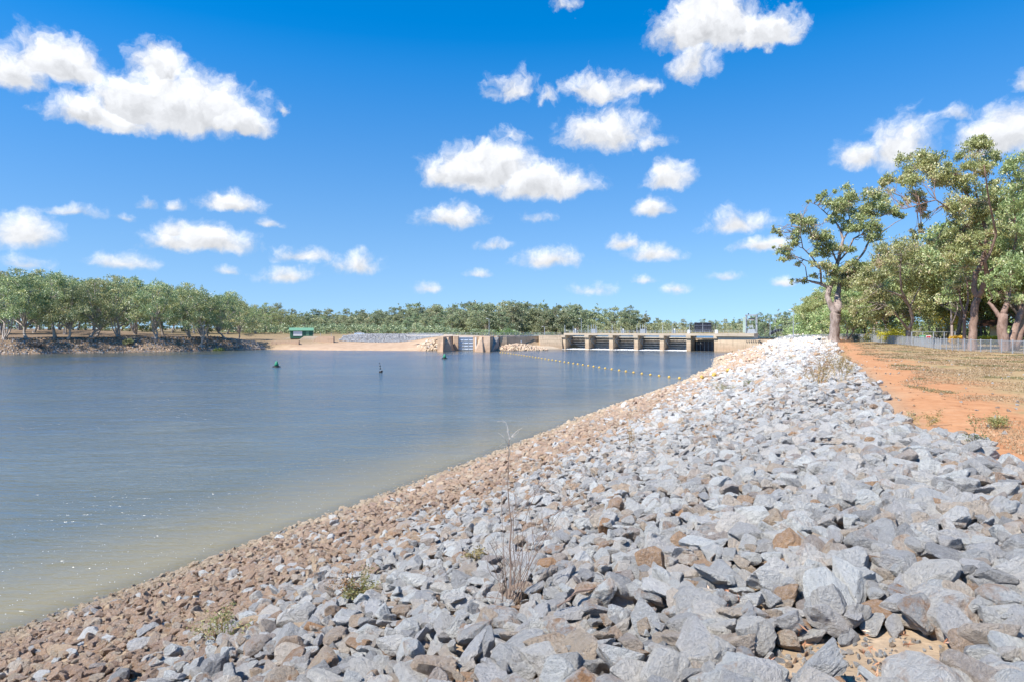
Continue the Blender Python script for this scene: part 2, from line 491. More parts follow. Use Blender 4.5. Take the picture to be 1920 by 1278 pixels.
# zones carried as attributes: red dirt track, beach sand, left bank; wear and grass come from noise in the material
a_sand = (GW['b'] + GW['k'] * 0.8) * (1 - sstep(GS, 30, 40))
a_left = GW['l']
a_crest = GD['r']
def mat_ground():
    t = NT('ground')
    P = t.world()
    n1 = t.noise(P, 0.35, 6, 0.65); n2 = t.noise(P, 2.2, 5, 0.65); n3 = t.noise(P, 11, 4, 0.7); n4 = t.noise(P, 0.06, 4, 0.6)
    flat = t.world((1.0, 0.35, 1))
    n5 = t.noise(flat, 0.9, 5, 0.7)
    dirt = t.mix(t.rng(n2, 0.3, 0.7), (0.40, 0.185, 0.085), (0.52, 0.27, 0.135))
    dirt = t.mix(t.rng(n3, 0.55, 0.75, 0, 0.5), dirt, (0.50, 0.36, 0.26))
    n6 = t.noise(t.world((1.4, 0.5, 1)), 3.1, 6, 0.75)
    dirt = t.mix(t.rng(n6, 0.52, 0.68, 0, 0.55), dirt, (0.30, 0.135, 0.065))
    dirt = t.mix(t.rng(n1, 0.5, 0.7, 0, 0.5), dirt, (0.50, 0.33, 0.20))
    straw = t.mix(t.rng(n3, 0.3, 0.7), (0.28, 0.195, 0.10), (0.43, 0.31, 0.165))
    green = t.mix(t.rng(n3, 0.3, 0.7), (0.115, 0.125, 0.045), (0.20, 0.19, 0.08))
    grass = t.mix(t.rng(n1, 0.53, 0.66), straw, green)
    crest = t.attr('crest')
    edge = t.math('ADD', crest, t.math('MULTIPLY_ADD', n1, 5.0, -2.5))
    g = t.rng(edge, 22.6, 25.0, smooth=True)
    bare = t.rng(t.math('ADD', n5, t.math('MULTIPLY', n2, 0.35)), 0.70, 0.86)
    g = t.math('MULTIPLY', g, t.math('SUBTRACT', 1.0, t.math('MULTIPLY', bare, 0.75)))
    g = t.math('MULTIPLY', g, t.rng(n3, 0.25, 0.5, 0.55, 1.0))
    c = t.mix(g, dirt, grass)
    # far park lawn, greener away from the bank
    c = t.mix(t.rng(crest, 38, 60, 0, 0.75), c, t.mix(t.rng(n2, 0.3, 0.7), (0.15, 0.15, 0.06), (0.27, 0.22, 0.11)))
    sand = t.mix(t.rng(n1, 0.35, 0.65), (0.38, 0.26, 0.175), (0.49, 0.35, 0.24))
    sand = t.mix(t.rng(n5, 0.56, 0.62, 0, 0.45), sand, (0.33, 0.235, 0.15))
    c = t.mix(t.attr('sand'), c, sand)
    litter = t.mix(t.rng(n2, 0.35, 0.65), (0.12, 0.088, 0.062), (0.27, 0.185, 0.12))
    litter = t.mix(t.rng(n3, 0.5, 0.7, 0, 0.5), litter, (0.30, 0.27, 0.23))
    c = t.mix(t.attr('left'), c, litter)
    bed = t.mix(t.rng(n2, 0.3, 0.7), (0.27, 0.195, 0.125), (0.40, 0.30, 0.205))
    c = t.mix(t.math('MULTIPLY', t.rng(crest, 21.5, 20.5), t.attr('bank')), c, bed)
    h = t.math('ADD', t.math('MULTIPLY', n2, 0.7), t.math('MULTIPLY', n3, 0.4))
    return t.fin(c, 0.95, t.bump(h, 0.6, 0.12), spec=0.1)
M_GROUND = mat_ground()
V = np.c_[GX.ravel(), GY.ravel(), GZ.ravel()]
ground = link('ground', np_mesh('ground', V, quads, M_GROUND, True, {'crest': a_crest.ravel(), 'sand': a_sand.ravel(), 'left': a_left.ravel(), 'bank': GW['r'].ravel()}))
tag(ground, kind='structure')

# ------------------------------------------------------------------ water
def mat_water(name, murk, foam=False):
    t = NT(name)
    N, L = t.N, t.L
    P = t.world()
    Pw = t.n('ShaderNodeMapping'); L.new(P, Pw.inputs[0]); Pw.inputs['Rotation'].default_value = (0, 0, R(24)); Pw.inputs['Scale'].default_value = (0.55, 1.6, 1)
    a = t.noise(Pw.outputs[0], 0.50, 4, 0.6, 0.9)
    b = t.noise(Pw.outputs[0], 2.1, 3, 0.6, 0.5)
    c = t.noise(P, 0.035, 3, 0.5)
    h = t.math('ADD', t.math('MULTIPLY', a, 0.75), t.math('MULTIPLY', b, 0.36))
    calm = t.math('MULTIPLY', t.rng(c, 0.38, 0.62, 0.45, 1.1), t.rng(t.noise(Pw.outputs[0], 0.11, 3, 0.6, 0.6), 0.38, 0.62, 0.6, 1.25))
    nrm = t.n('ShaderNodeBump'); L.new(t.math('MULTIPLY', h, calm), nrm.inputs['Height']); nrm.inputs['Strength'].default_value = 1.0; nrm.inputs['Distance'].default_value = 0.46
    dif = t.n('ShaderNodeBsdfDiffuse'); L.new(t.mix(t.rng(t.attr('depth'), 0.0, 3.2, 0.0, 1.0, True), (0.25, 0.215, 0.13), murk), dif.inputs['Color'])
    tr = t.n('ShaderNodeBsdfTransparent'); tr.inputs['Color'].default_value = (0.88, 0.82, 0.66, 1)
    body = t.n('ShaderNodeMixShader')
    L.new(t.rng(t.attr('depth'), 0.0, 0.5, 0.7, 1.0, True), body.inputs[0]); L.new(tr.outputs[0], body.inputs[1]); L.new(dif.outputs[0], body.inputs[2])
    gl = t.n('ShaderNodeBsdfGlossy'); gl.inputs['Roughness'].default_value = 0.13; L.new(nrm.outputs[0], gl.inputs['Normal'])
    fr = t.n('ShaderNodeFresnel'); fr.inputs['IOR'].default_value = 1.55
    mx = t.n('ShaderNodeMixShader'); L.new(fr.outputs[0], mx.inputs[0]); L.new(body.outputs[0], mx.inputs[1]); L.new(gl.outputs[0], mx.inputs[2])
    L.new(mx.outputs[0], t.out.inputs[0])
    return t.m
M_WATER = mat_water('river_water', (0.135, 0.150, 0.132))
wet = (GS.ravel() < 2.2)
fq = quads[wet[quads].any(1)]
use = np.unique(fq); remap = -np.ones(nx * ny, int); remap[use] = np.arange(len(use))
Vw = V[use].copy(); depth = -Vw[:, 2]; Vw[:, 2] = 0
river = link('river_water', np_mesh('river_water', Vw, remap[fq], M_WATER, True, {'depth': np.clip(depth, -0.5, 5)}))
tag(river, kind='structure')
pv = [(x, y, 4.45) for x, y in POOL]
me = bpy.data.meshes.new('upstream_water'); me.from_pydata(pv, [], [tuple(range(len(pv)))]); me.update(); me.materials.append(M_WATER)
a = me.attributes.new('depth', 'FLOAT', 'POINT'); a.data.foreach_set('value', [3.0] * len(pv))
tag(link('upstream_water', me), kind='structure')

# ------------------------------------------------------------------ riprap
def ico(sub):
    t = (1 + 5 ** 0.5) / 2
    v = [(-1, t, 0), (1, t, 0), (-1, -t, 0), (1, -t, 0), (0, -1, t), (0, 1, t), (0, -1, -t), (0, 1, -t), (t, 0, -1), (t, 0, 1), (-t, 0, -1), (-t, 0, 1)]
    f = [(0, 11, 5), (0, 5, 1), (0, 1, 7), (0, 7, 10), (0, 10, 11), (1, 5, 9), (5, 11, 4), (11, 10, 2), (10, 7, 6), (7, 1, 8), (3, 9, 4), (3, 4, 2), (3, 2, 6), (3, 6, 8), (3, 8, 9), (4, 9, 5), (2, 4, 11), (6, 2, 10), (8, 6, 7), (9, 8, 1)]
    v = [np.array(p) / np.linalg.norm(p) for p in v]
    for _ in range(sub):
        cache = {}; nf = []
        def mid(a, b):
            k = (min(a, b), max(a, b))
            if k not in cache:
                p = v[a] + v[b]; v.append(p / np.linalg.norm(p)); cache[k] = len(v) - 1
            return cache[k]
        for a, b, c in f:
            ab, bc, ca = mid(a, b), mid(b, c), mid(c, a)
            nf += [(a, ab, ca), (b, bc, ab), (c, ca, bc), (ab, bc, ca)]
        f = nf
    return np.array(v), np.array(f)
ICO3 = ico(3); ICO2 = ico(2)
def rock_shape(seed, base=ICO3):
    r = np.random.default_rng(seed); V, F = base
    n = r.normal(size=(9, 3)); n /= np.linalg.norm(n, axis=1)[:, None]
    d = r.uniform(0.5, 0.95, 9)
    q = V @ n.T / d
    q = np.where(q > 0.05, q, 0.05)
    p = 60.0
    rad = 1.0 / ((q ** p).sum(1) + 0.75 ** p) ** (1 / p)
    for k in range(4):
        a = r.normal(size=3) * (2.2 + 1.6 * k); rad *= 1 + 0.035 / (1 + 0.4 * k) * np.sin(V @ a + r.uniform(0, 6))
    P = V * rad[:, None] * np.array([1.22, 0.95, r.uniform(0.58, 0.8)])
    P -= (P.max(0) + P.min(0)) / 2
    P /= np.abs(P[:, :2]).max()
    return P, F
GREY = [(0.0, (0.381, 0.369, 0.360)), (0.12, (0.672, 0.654, 0.615)), (0.3, (0.840, 0.840, 0.795)), (0.42, (0.493, 0.479, 0.466)), (0.55, (0.784, 0.737, 0.657)), (0.68, (0.650, 0.621, 0.594)), (0.78, (0.829, 0.803, 0.753)), (0.9, (0.739, 0.605, 0.466)), (1.0, (0.448, 0.374, 0.329))]
BROWN = [(0.0, (0.552, 0.350, 0.220)), (0.3, (0.690, 0.469, 0.308)), (0.55, (0.491, 0.320, 0.220)), (0.75, (0.766, 0.552, 0.345)), (0.9, (0.613, 0.491, 0.364)), (1.0, (0.444, 0.276, 0.188))]
TAN = [(0.0, (0.636, 0.467, 0.304)), (0.5, (0.693, 0.534, 0.357)), (1.0, (0.508, 0.356, 0.226))]
M_GREY = mat_rock('grey_rock', GREY, 0.22, 0.65)
M_BROWN = mat_rock('brown_rock', BROWN, 0.06, 0.35)
M_TAN = mat_rock('tan_rock', TAN, 0.0, 0.3)
M_SLATE = mat_rock('slate_rock', [(0.0, (.20, .205, .215)), (.5, (.30, .30, .31)), (1.0, (.38, .375, .37))], 0.05, 0.5)
M_OCHRE = mat_rock('ochre_rock', [(0.0, (0.60, 0.34, 0.17)), (0.3, (0.64, 0.50, 0.36)), (0.7, (0.60, 0.49, 0.38)), (1.0, (0.54, 0.36, 0.24))], 0.7, 0.4)
NSH = 14
ROCKS = []          # meshes: grey 0..13, brown 14..27, tan 28..41, ochre 42..55
proto_col = bpy.data.collections.new('rock_shapes')
for c, (mname, mt) in enumerate((('grey_rock', M_GREY), ('brown_rock', M_BROWN), ('tan_rock', M_TAN), ('ochre_rock', M_OCHRE), ('slate_rock', M_SLATE))):
    for k in range(NSH):
        P, F = rock_shape(100 + k)
        me = np_mesh(mname, P, F, mt, False)
        ROCKS.append(me)
        po = bpy.data.objects.new('shape_%02d' % (c * NSH + k), me)
        proto_col.objects.link(po)
PROFILE = [rock_shape(100 + k)[0] for k in range(NSH)]

def scatter(name, pos, rot, scl, pick, parent):
    me = bpy.data.meshes.new(name)
    me.vertices.add(len(pos)); me.vertices.foreach_set('co', np.asarray(pos, np.float32).ravel())
    for nm, arr in (('rot', rot), ('scl', scl)):
        a = me.attributes.new(nm, 'FLOAT_VECTOR', 'POINT'); a.data.foreach_set('vector', np.asarray(arr, np.float32).ravel())
    a = me.attributes.new('pick', 'INT', 'POINT'); a.data.foreach_set('value', np.asarray(pick, np.int32))
    o = link(name, me, parent)
    if 'rock_scatter' not in bpy.data.node_groups:
        g = bpy.data.node_groups.new('rock_scatter', 'GeometryNodeTree')
        g.interface.new_socket('Geometry', in_out='INPUT', socket_type='NodeSocketGeometry')
        g.interface.new_socket('Geometry', in_out='OUTPUT', socket_type='NodeSocketGeometry')
        N, L = g.nodes, g.links
        gi = N.new('NodeGroupInput'); go = N.new('NodeGroupOutput')
        ci = N.new('GeometryNodeCollectionInfo'); ci.inputs['Collection'].default_value = proto_col
        ci.inputs['Separate Children'].default_value = True; ci.inputs['Reset Children'].default_value = True
        iop = N.new('GeometryNodeInstanceOnPoints'); iop.inputs['Pick Instance'].default_value = True
        def na(nm, ty):
            n = N.new('GeometryNodeInputNamedAttribute'); n.data_type = ty; n.inputs['Name'].default_value = nm
            return n.outputs['Attribute']
        e2r = N.new('FunctionNodeEulerToRotation')
        L.new(na('rot', 'FLOAT_VECTOR'), e2r.inputs[0])
        L.new(gi.outputs[0], iop.inputs['Points']); L.new(ci.outputs[0], iop.inputs['Instance'])
        L.new(na('pick', 'INT'), iop.inputs['Instance Index']); L.new(e2r.outputs[0], iop.inputs['Rotation'])
        L.new(na('scl', 'FLOAT_VECTOR'), iop.inputs['Scale']); L.new(iop.outputs[0], go.inputs[0])
    md = o.modifiers.new('rocks', 'NODES'); md.node_group = bpy.data.node_groups['rock_scatter']
    return o

def bank_points(spacing, s_hi=22.4, s_lo=-1.4):
    """jittered cells in (along shore, inland) coordinates"""
    seg = np.linalg.norm(np.diff(LINE_R, axis=0), axis=1); arc = np.r_[0, np.cumsum(seg)]
    ts = np.arange(0, arc[-1], spacing); ss = np.arange(s_lo, s_hi, spacing)
    T, S = np.meshgrid(ts, ss); T = T + rng.uniform(-.5, .5, T.shape) * spacing; S = S + rng.uniform(-.5, .5, S.shape) * spacing
    T = np.clip(T.ravel(), 0, arc[-1] - 0.01); S = S.ravel()
    X = np.interp(T, arc, LINE_R[:, 0]); Y = np.interp(T, arc, LINE_R[:, 1])
    e = 3.0
    dx = np.interp(T + e, arc, LINE_R[:, 0]) - np.interp(T - e, arc, LINE_R[:, 0]); dy = np.interp(T + e, arc, LINE_R[:, 1]) - np.interp(T - e, arc, LINE_R[:, 1])
    n = np.hypot(dx, dy) + 1e-9
    return X + S * dy / n, Y - S * dx / n
def rock_limit(X, Y):
    lim = 20.5 + 1.3 * (1 - sstep(Y, 9, 16))
    return lim + 0.45 * wob(X, Y, 1.1, 5) + 0.35 * wob(X, Y, 3.7, 6)

bank = empty('riprap_bank', (-5, 12, 0)); bank.location = (0, 0, 0)
tag(bank, 'sloping river bank armoured with grey and brown broken rock', 'rock bank', kind='structure')
pos_all, rot_all, scl_all, pick_all = [], [], [], []
def make_zone(d0, d1, spacing, size):
    X, Y = bank_points(spacing)
    d = np.hypot(X, Y)
    ok = (d >= d0) & (d < d1) & (Y > -4) & (np.abs(X) < 1.0 * np.maximum(Y, 0) + 7)
    X, Y = X[ok], Y[ok]
    z, s, W, D = land(X, Y)
    s = np.where(s < 0, s, D['r'])
    ok = (s < rock_limit(X, Y)) & (s > -1.3)
    hole = np.hypot((X - 2.25) / 0.62, (Y - 4.35) / 0.42)         # trodden sandy gap among the near stones
    ok &= hole > 1 + 0.25 * wob(X, Y, 6, 9)
    if d0 < 1: ok &= np.hypot(X, Y) > 0.9
    X, Y, z, s = X[ok], Y[ok], z[ok], s[ok]
    n = len(X)
    brown = 1 - sstep(s + 1.6 * wob(X, Y, 0.5, 11) + rng.normal(0, 1.0, n), 10.3, 13.6)
    tan = 1 - sstep(s + 0.5 * wob(X, Y, 0.7, 12) + rng.normal(0, 0.4, n), 1.5, 2.9)
    u = rng.uniform(size=n)
    cls = np.where(rng.uniform(size=n) < tan, 2, np.where(u < brown * 0.95, 1, 0))
    wetst = (s < 0.5) & (rng.uniform(size=n) < .16)
    cls = np.where(wetst, 4, cls)
    cls = np.where((cls == 0) & (rng.uniform(size=n) < 0.12), 3, cls)
    pick = cls * NSH + rng.integers(0, NSH, n)
    sz = size * np.clip(np.exp(rng.normal(0, 0.38, n)), .42, 1.85) * np.where(cls == 1, 0.74, np.where(cls == 2, 0.64, np.where(cls == 4, 0.6, 1.0)))
    sz = np.where((cls == 0) & (Y < 16), sz * (1 + .26 * sstep(s, 16.5, 20)), sz)
    rot = np.c_[rng.normal(0, 0.36, n), rng.normal(0, 0.36, n), rng.uniform(0, 6.283, n)]
    scl = np.c_[sz * rng.uniform(.9, 1.15, n), sz * rng.uniform(.85, 1.1, n), sz * rng.uniform(.85, 1.25, n)]
    return X, Y, z, s, cls, pick, sz, rot, scl

# near zone: stones are dropped one after another on the pile so that they rest on each other
X, Y, z, s, cls, pick, sz, rot, scl = make_zone(0, 25, 0.133, 0.095)
cell = 0.04; x0, y0 = X.min() - 1, Y.min() - 1
nxh, nyh = int((X.max() - x0 + 2) / cell), int((Y.max() - y0 + 2) / cell)
hx, hy = np.meshgrid(x0 + np.arange(nxh) * cell, y0 + np.arange(nyh) * cell, indexing='ij')
HM = land(hx[::5, ::5], hy[::5, ::5])[0]
HM = np.repeat(np.repeat(HM, 5, 0), 5, 1)[:nxh, :nyh].copy()
OWN = -np.ones(HM.shape, int)
order = rng.permutation(len(X))
zc = np.zeros(len(X)); foot = np.zeros(len(X))
for i in order:
    a = sz[i]; r = int(a / cell) + 1
    cx, cy = int((X[i] - x0) / cell), int((Y[i] - y0) / cell)
    sl = (slice(max(cx - r, 0), cx + r + 1), slice(max(cy - r, 0), cy + r + 1))
    sub = HM[sl]
    gxx = hx[sl] - X[i]; gyy = hy[sl] - Y[i]
    q = (gxx ** 2 + gyy ** 2) / (a * 0.92) ** 2
    mk = q < 1
    if not mk.any(): zc[i] = z[i]; continue
    prof = np.sqrt(np.clip(1 - q, 0, 1)) * a * 0.60
    zc[i] = np.quantile((sub + prof)[mk], 0.42)
    zc[i] = min(zc[i], z[i] + 0.15)
    top = zc[i] + prof * 0.9
    up = mk & (top > sub)
    sub[up] = top[up]; OWN[sl][up] = i
    foot[i] = mk.sum()
vis = np.bincount(OWN[OWN >= 0], minlength=len(X)) / np.maximum(foot, 1)
dist = np.hypot(X, Y)
infr = (np.abs(X) < 0.77 * Y + 0.1) & (Y > 2.5) & ((EYE - zc) / np.maximum(Y, .1) < 0.535)
score = vis ** 0.5 * sz / dist * infr * (vis > 0.35)
best = np.argsort(-score)[:290]
keep = np.ones(len(X), bool); keep[best] = False
for i in best:
    o = link('rock', ROCKS[pick[i]], bank, (X[i], Y[i], zc[i]))
    o.rotation_euler = rot[i]; o.scale = scl[i]
pos_all.append(np.c_[X, Y, zc][keep]); rot_all.append(rot[keep]); scl_all.append(scl[keep]); pick_all.append(pick[keep])
for d0, d1, sp, size in ((25, 58, 0.205, 0.135), (58, 115, 0.31, 0.195), (115, 260, 0.5, 0.31)):
    X, Y, z, s, cls, pick, sz, rot, scl = make_zone(d0, d1, sp, size)
    zc = z + sz * rng.uniform(0.15, 0.62, len(X))
    pos_all.append(np.c_[X, Y, zc]); rot_all.append(rot); scl_all.append(scl); pick_all.append(pick)
ro = scatter('rock_layer', np.vstack(pos_all), np.vstack(rot_all), np.vstack(scl_all), np.concatenate(pick_all), bank)
tag(ro, kind='stuff')
print('riprap stones', sum(len(p) for p in pos_all))
# stray stones and chips lying on the red track beside the bank
chips = []
for k in range(700):
    i = rng.integers(0, len(LINE_R)); 
    Yc = rng.uniform(5, 45); Xc = rng.uniform(3, 32)
    sd = float(seg_dist(np.array([Xc]), np.array([Yc]), LINE_R[::8])[0])
    lim = float(rock_limit(np.array([Xc]), np.array([Yc]))[0])
    if lim - 0.3 < sd < lim + 1.3 * rng.uniform() ** 2 + 0.1: chips.append((Xc, Yc))
Yc = 6 + 40 * rng.uniform(size=900) ** 1.5; Xc = rng.uniform(4, 34, 900)
sd_ = seg_dist(Xc, Yc, LINE_R[::8]); ok_ = (sd_ > 20.5) & (sd_ < 27); far_chip = list(zip(Xc[ok_], Yc[ok_])); chips += far_chip
chips += [(2.25 + rng.normal(0, .45), 4.35 + rng.normal(0, .3)) for _ in range(260)]
chips = np.array(chips); n = len(chips)
zz = land(chips[:, 0], chips[:, 1])[0]
csz = rng.uniform(0.008, 0.03, n); csz[:n - 260] *= 2.2
tag(scatter('rock_chips', np.c_[chips, zz + csz * 0.3], rng.uniform(0, 6, (n, 3)), np.repeat(csz[:, None], 3, 1), rng.choice([0, 3, 5, 8, 29, 45], n), bank), kind='stuff')
# ------------------------------------------------------------------ concrete, steel
def mat_concrete(name, top, low, streak=0.5, band=(1.2, 3.2)):
    """weathered concrete: high-water staining follows the height, as on the real wall"""
    t = NT(name)
    P = t.world()
    n1 = t.noise(P, 0.45, 5, 0.65); n2 = t.noise(P, 3.0, 5, 0.7)
    st = t.noise(t.world((1.3, 1.3, 0.12)), 1.6, 4, 0.6)
    lay = t.noise(t.world((0.10, 0.10, 1.6)), 1.0, 3, 0.6)
    zz = t.n('ShaderNodeSeparateXYZ'); t.L.new(P, zz.inputs[0])
    k = t.rng(t.math('ADD', zz.outputs[2], t.math('MULTIPLY_ADD', lay, 1.8, -0.9)), band[0], band[1])
    c = t.mix(k, low, top)
    c = t.mix(t.rng(lay, 0.45, 0.62, 0, 0.5), c, tuple(x * 0.72 for x in low))
    c = t.mix(t.rng(st, 0.5, 0.72, 0, streak), c, (0.10, 0.075, 0.055))
    lift = t.math('FRACT', t.math('MULTIPLY', zz.outputs[2], 0.83)); c = t.mix(t.rng(lift, 0.0, 0.05, 0.45, 0.0), c, (0.12, 0.09, 0.07))
    c = t.mix(t.rng(n2, 0.3, 0.75, 0, 0.35), c, tuple(min(1, x * 1.25) for x in top))
    return t.fin(c, 0.92, t.bump(t.math('ADD', n2, n1), 0.35, 0.05), spec=0.15)
M_CONC = mat_concrete('weir_concrete', (0.58, 0.455, 0.325), (0.43, 0.31, 0.21))
M_DECK = mat_concrete('deck_concrete', (0.50, 0.42, 0.325), (0.45, 0.36, 0.265), 0.3)
M_PALE = mat_concrete('pale_concrete', (0.60, 0.56, 0.50), (0.52, 0.46, 0.39), 0.25)
M_RED = mat_concrete('rusty_concrete', (0.53, 0.38, 0.27), (0.46, 0.31, 0.21), 0.35)
M_GALV = mat_plain('galvanised_steel', (0.43, 0.455, 0.48), 0.45, 0.35, 0.1, 6)
M_STEEL = mat_plain('grey_painted_steel', (0.30, 0.33, 0.36), 0.55, 0.1, 0.15, 2)
M_GATE = mat_plain('gate_steel', (0.62, 0.56, 0.48), 0.6, 0.1, 0.3, 0.8)
M_SKIN = mat_plain('gate_skin_steel', (0.27, 0.25, 0.23), 0.6, 0.1, 0.35, 0.8)
M_NAVY = mat_plain('dark_gate_steel', (0.035, 0.037, 0.05), 0.5, 0.2, 0.3, 1.5)
M_LOCKBLUE = mat_plain('lock_gate_steel', (0.55, 0.62, 0.72), 0.5, 0.15, 0.12, 0.7)
M_WHITE = mat_plain('white_paint', (0.78, 0.78, 0.77), 0.5, 0.0, 0.06)
M_FOAM = mat_plain('white_water', (0.82, 0.84, 0.85), 0.7, 0.0, 0.06, 1.2)

# ------------------------------------------------------------------ weir: local x along the crest, +y upstream
WR = math.atan2(-27, 52.5); BAY = 59.04 / 6
weir = empty('weir', (20.5, 271, 0), WR)
tag(weir, 'concrete gated weir spanning the river, tan deck on brown piers', 'weir')
for k in range(7):
    x = k * BAY
    m = MB()
    m.hexa([(x - .75, 0, -1), (x + .75, 0, -1), (x + .75, 10, -1), (x - .75, 10, -1)], [(x - .75, 0, 5.30), (x + .75, 0, 5.30), (x + .75, 10, 5.30), (x - .75, 10, 5.30)])
    p = m.build('pier', M_CONC, weir)
    MB().box((x, -.10, 4.95), (1.72, 0.9, 0.95)).build('bearing_block', M_DECK, p)
    MB().box((x + .78, 3.0, 2.6), (0.10, 0.22, 5.2)).build('stoplog_slot', M_SKIN, p)
for k in range(6):
    x0_, x1_ = k * BAY + .0, (k + 1) * BAY
    d = MB().box(((x0_ + x1_) / 2, 2.4, 5.80), (BAY - .012, 4.6, .80)).build('deck_span', M_DECK, weir)
    for y in (0.25, 4.55):
        r = MB()
        for zz in (.55, 1.05): r.bar((x0_, y, 6.2 + zz), (x1_, y, 6.2 + zz), .05)
        r.build('handrail', M_GALV, d)
        for j in range(6):
            MB().box((x0_ + (j + .5) * BAY / 6, y, 6.73), (.06, .06, 1.06)).build('rail_post', M_GALV, d)
def radial_gate(k):
    xa, xb = k * BAY + .80, (k + 1) * BAY - .80
    Rg = 6.2; cy, cz = 1.6, 3.9                     # trunnion
    g = MB(); prof = []
    for j in range(9):
        a = R(-36 + 44 * j / 8); prof.append((cy + Rg * math.cos(a), cz + Rg * math.sin(a)))
    vs = []; fs = []
    for y, z in prof: vs += [(xa, y, z), (xb, y, z), (xb, y + .12, z), (xa, y + .12, z)]
    for j in range(8):
        b = j * 4
        fs += [(b, b + 1, b + 5, b + 4), (b + 2, b + 3, b + 7, b + 6), (b + 1, b + 2, b + 6, b + 5), (b + 3, b, b + 4, b + 7)]
    fs += [(3, 2, 1, 0), (32, 33, 34, 35)]
    g.add(vs, fs)
    sk = g.build('gate_skin', M_SKIN, weir)
    for j in (1, 2.7, 4.4, 6.1, 7.7):
        a = R(-36 + 44 * j / 8)
        MB().box(((xa + xb) / 2, cy + (Rg - .36) * math.cos(a), cz + (Rg - .36) * math.sin(a)), (xb - xa - .04, .62, .34)).build('girder', M_GATE, sk)
    for s, x in ((1, xa + .45), (-1, xb - .45)):
        m = MB()
        for a in (R(-30), R(-4)): m.bar((x - s * .35, cy, cz), (x, cy + (Rg - .7) * math.cos(a), cz + (Rg - .7) * math.sin(a)), .26)
        m.bar((x, cy + 3 * math.cos(R(-30)), cz + 3 * math.sin(R(-30))), (x, cy + 3 * math.cos(R(-4)), cz + 3 * math.sin(R(-4))), .16)
        m.build('gate_arm', M_STEEL, sk)
for k in range(5): radial_gate(k)
# bay with its gate lifted out: bulkhead behind, raised dark gate on the deck
xa, xb = 5 * BAY + .8, 6 * BAY - .8
bh = MB().box(((xa + xb) / 2, 7.6, 1.4), (xb - xa, .3, 4.2)).build('bulkhead', M_NAVY, weir)
for j in range(6): MB().box((xa + .6 + j * (xb - xa - 1.2) / 5, 7.32, 1.4), (.18, .2, 4.0)).build('bulkhead_rib', M_STEEL, bh)
MB().box(((xa + xb) / 2, 7.2, 4.05), (xb - xa, .8, 1.0)).build('lintel_beam', M_CONC, weir)
cx = (xa + xb) / 2 - .3
rg = MB().box((cx, 2.6, 8.35), (6.2, .18, 3.5)).build('raised_gate', M_NAVY, weir)
for j in range(5): MB().box((cx - 2.95 + j * 1.475, 2.42, 8.35), (.16, .2, 3.6)).build('gate_stiffener', M_STEEL if j == 2 else M_NAVY, rg)
for zz in (6.75, 7.6, 8.9, 10.05): MB().box((cx, 2.36, zz), (6.1, .16, .16)).build('gate_rib', mat_plain('slate_steel', (.12, .13, .17), .5, .2) if zz == 6.75 else bpy.data.materials['slate_steel'], rg)
for s in (-1, 1):
    m = MB()
    for dx in (3.35, 4.5): m.box((cx + s * dx, 2.6, 8.1), (.16, .2, 3.4))
    for zz in (7.0, 8.0, 9.0, 9.7): m.box((cx + s * 3.9, 2.6, zz), (1.3, .16, .14))
    m.bar((cx + s * 3.35, 2.6, 6.4), (cx + s * 4.5, 2.6, 9.6), .12)
    m.build('lifting_frame', M_NAVY, weir)
    MB().box((cx + s * 4.9, 2.0, 6.85), (.9, .8, 1.3)).build('winch_box', M_WHITE, weir)
# stanchions and hoists standing on the deck
for k in range(6):
    x = k * BAY
    MB().box((x + .1, 1.0, 7.75), (.16, .16, 3.1)).build('stanchion', M_GALV, weir)
    if k < 5:
        MB().box((x + 3.6, 1.2, 7.5), (.14, .14, 2.6)).build('stanchion', M_GALV, weir)
        if k % 2 == 1:
            h = MB().box((x + 2.1, 2.0, 7.0), (2.0, 1.2, 1.6)).build('hoist_cabinet', M_STEEL, weir)
            for dx in (-.8, .1, .9): MB().box((x + 2.1 + dx, 1.35, 7.8), (.14, .14, 3.2)).build('hoist_post', M_GALV, h)
        else:
            h = MB().box((x + 4.1, 2.2, 6.75), (.9, .8, 1.1)).build('hoist_cabinet', M_STEEL, weir)
            MB().box((x + 4.1, 2.2, 7.6), (.5, .5, .6)).build('hoist_motor', M_WHITE, h)
# white water below the gates
wv = []; wf = []
nu, nv = 260, 14
for j in range(nv):
    for i in range(nu):
        x = -0.5 + 5 * BAY * i / (nu - 1); y = 7.0 - 9.5 * j / (nv - 1)
        a = 0.55 * max(0, 1 - j / (nv - 1)) ** 1.2
        wv.append((x, y, -.10 + a * (0.55 + 0.5 * math.sin(x * 2.3 + j * 1.7) * math.sin(x * 5.1 - j)) + .13 * random.random()))
for j in range(nv - 1):
    for i in range(nu - 1): wf.append((j * nu + i, (j + 1) * nu + i, (j + 1) * nu + i + 1, j * nu + i + 1))
tag(link('white_water', np_mesh('white_water', wv, wf, M_FOAM, True), None, (20.5, 271, 0), WR), 'white churning water below the weir gates', 'foam', kind='stuff')

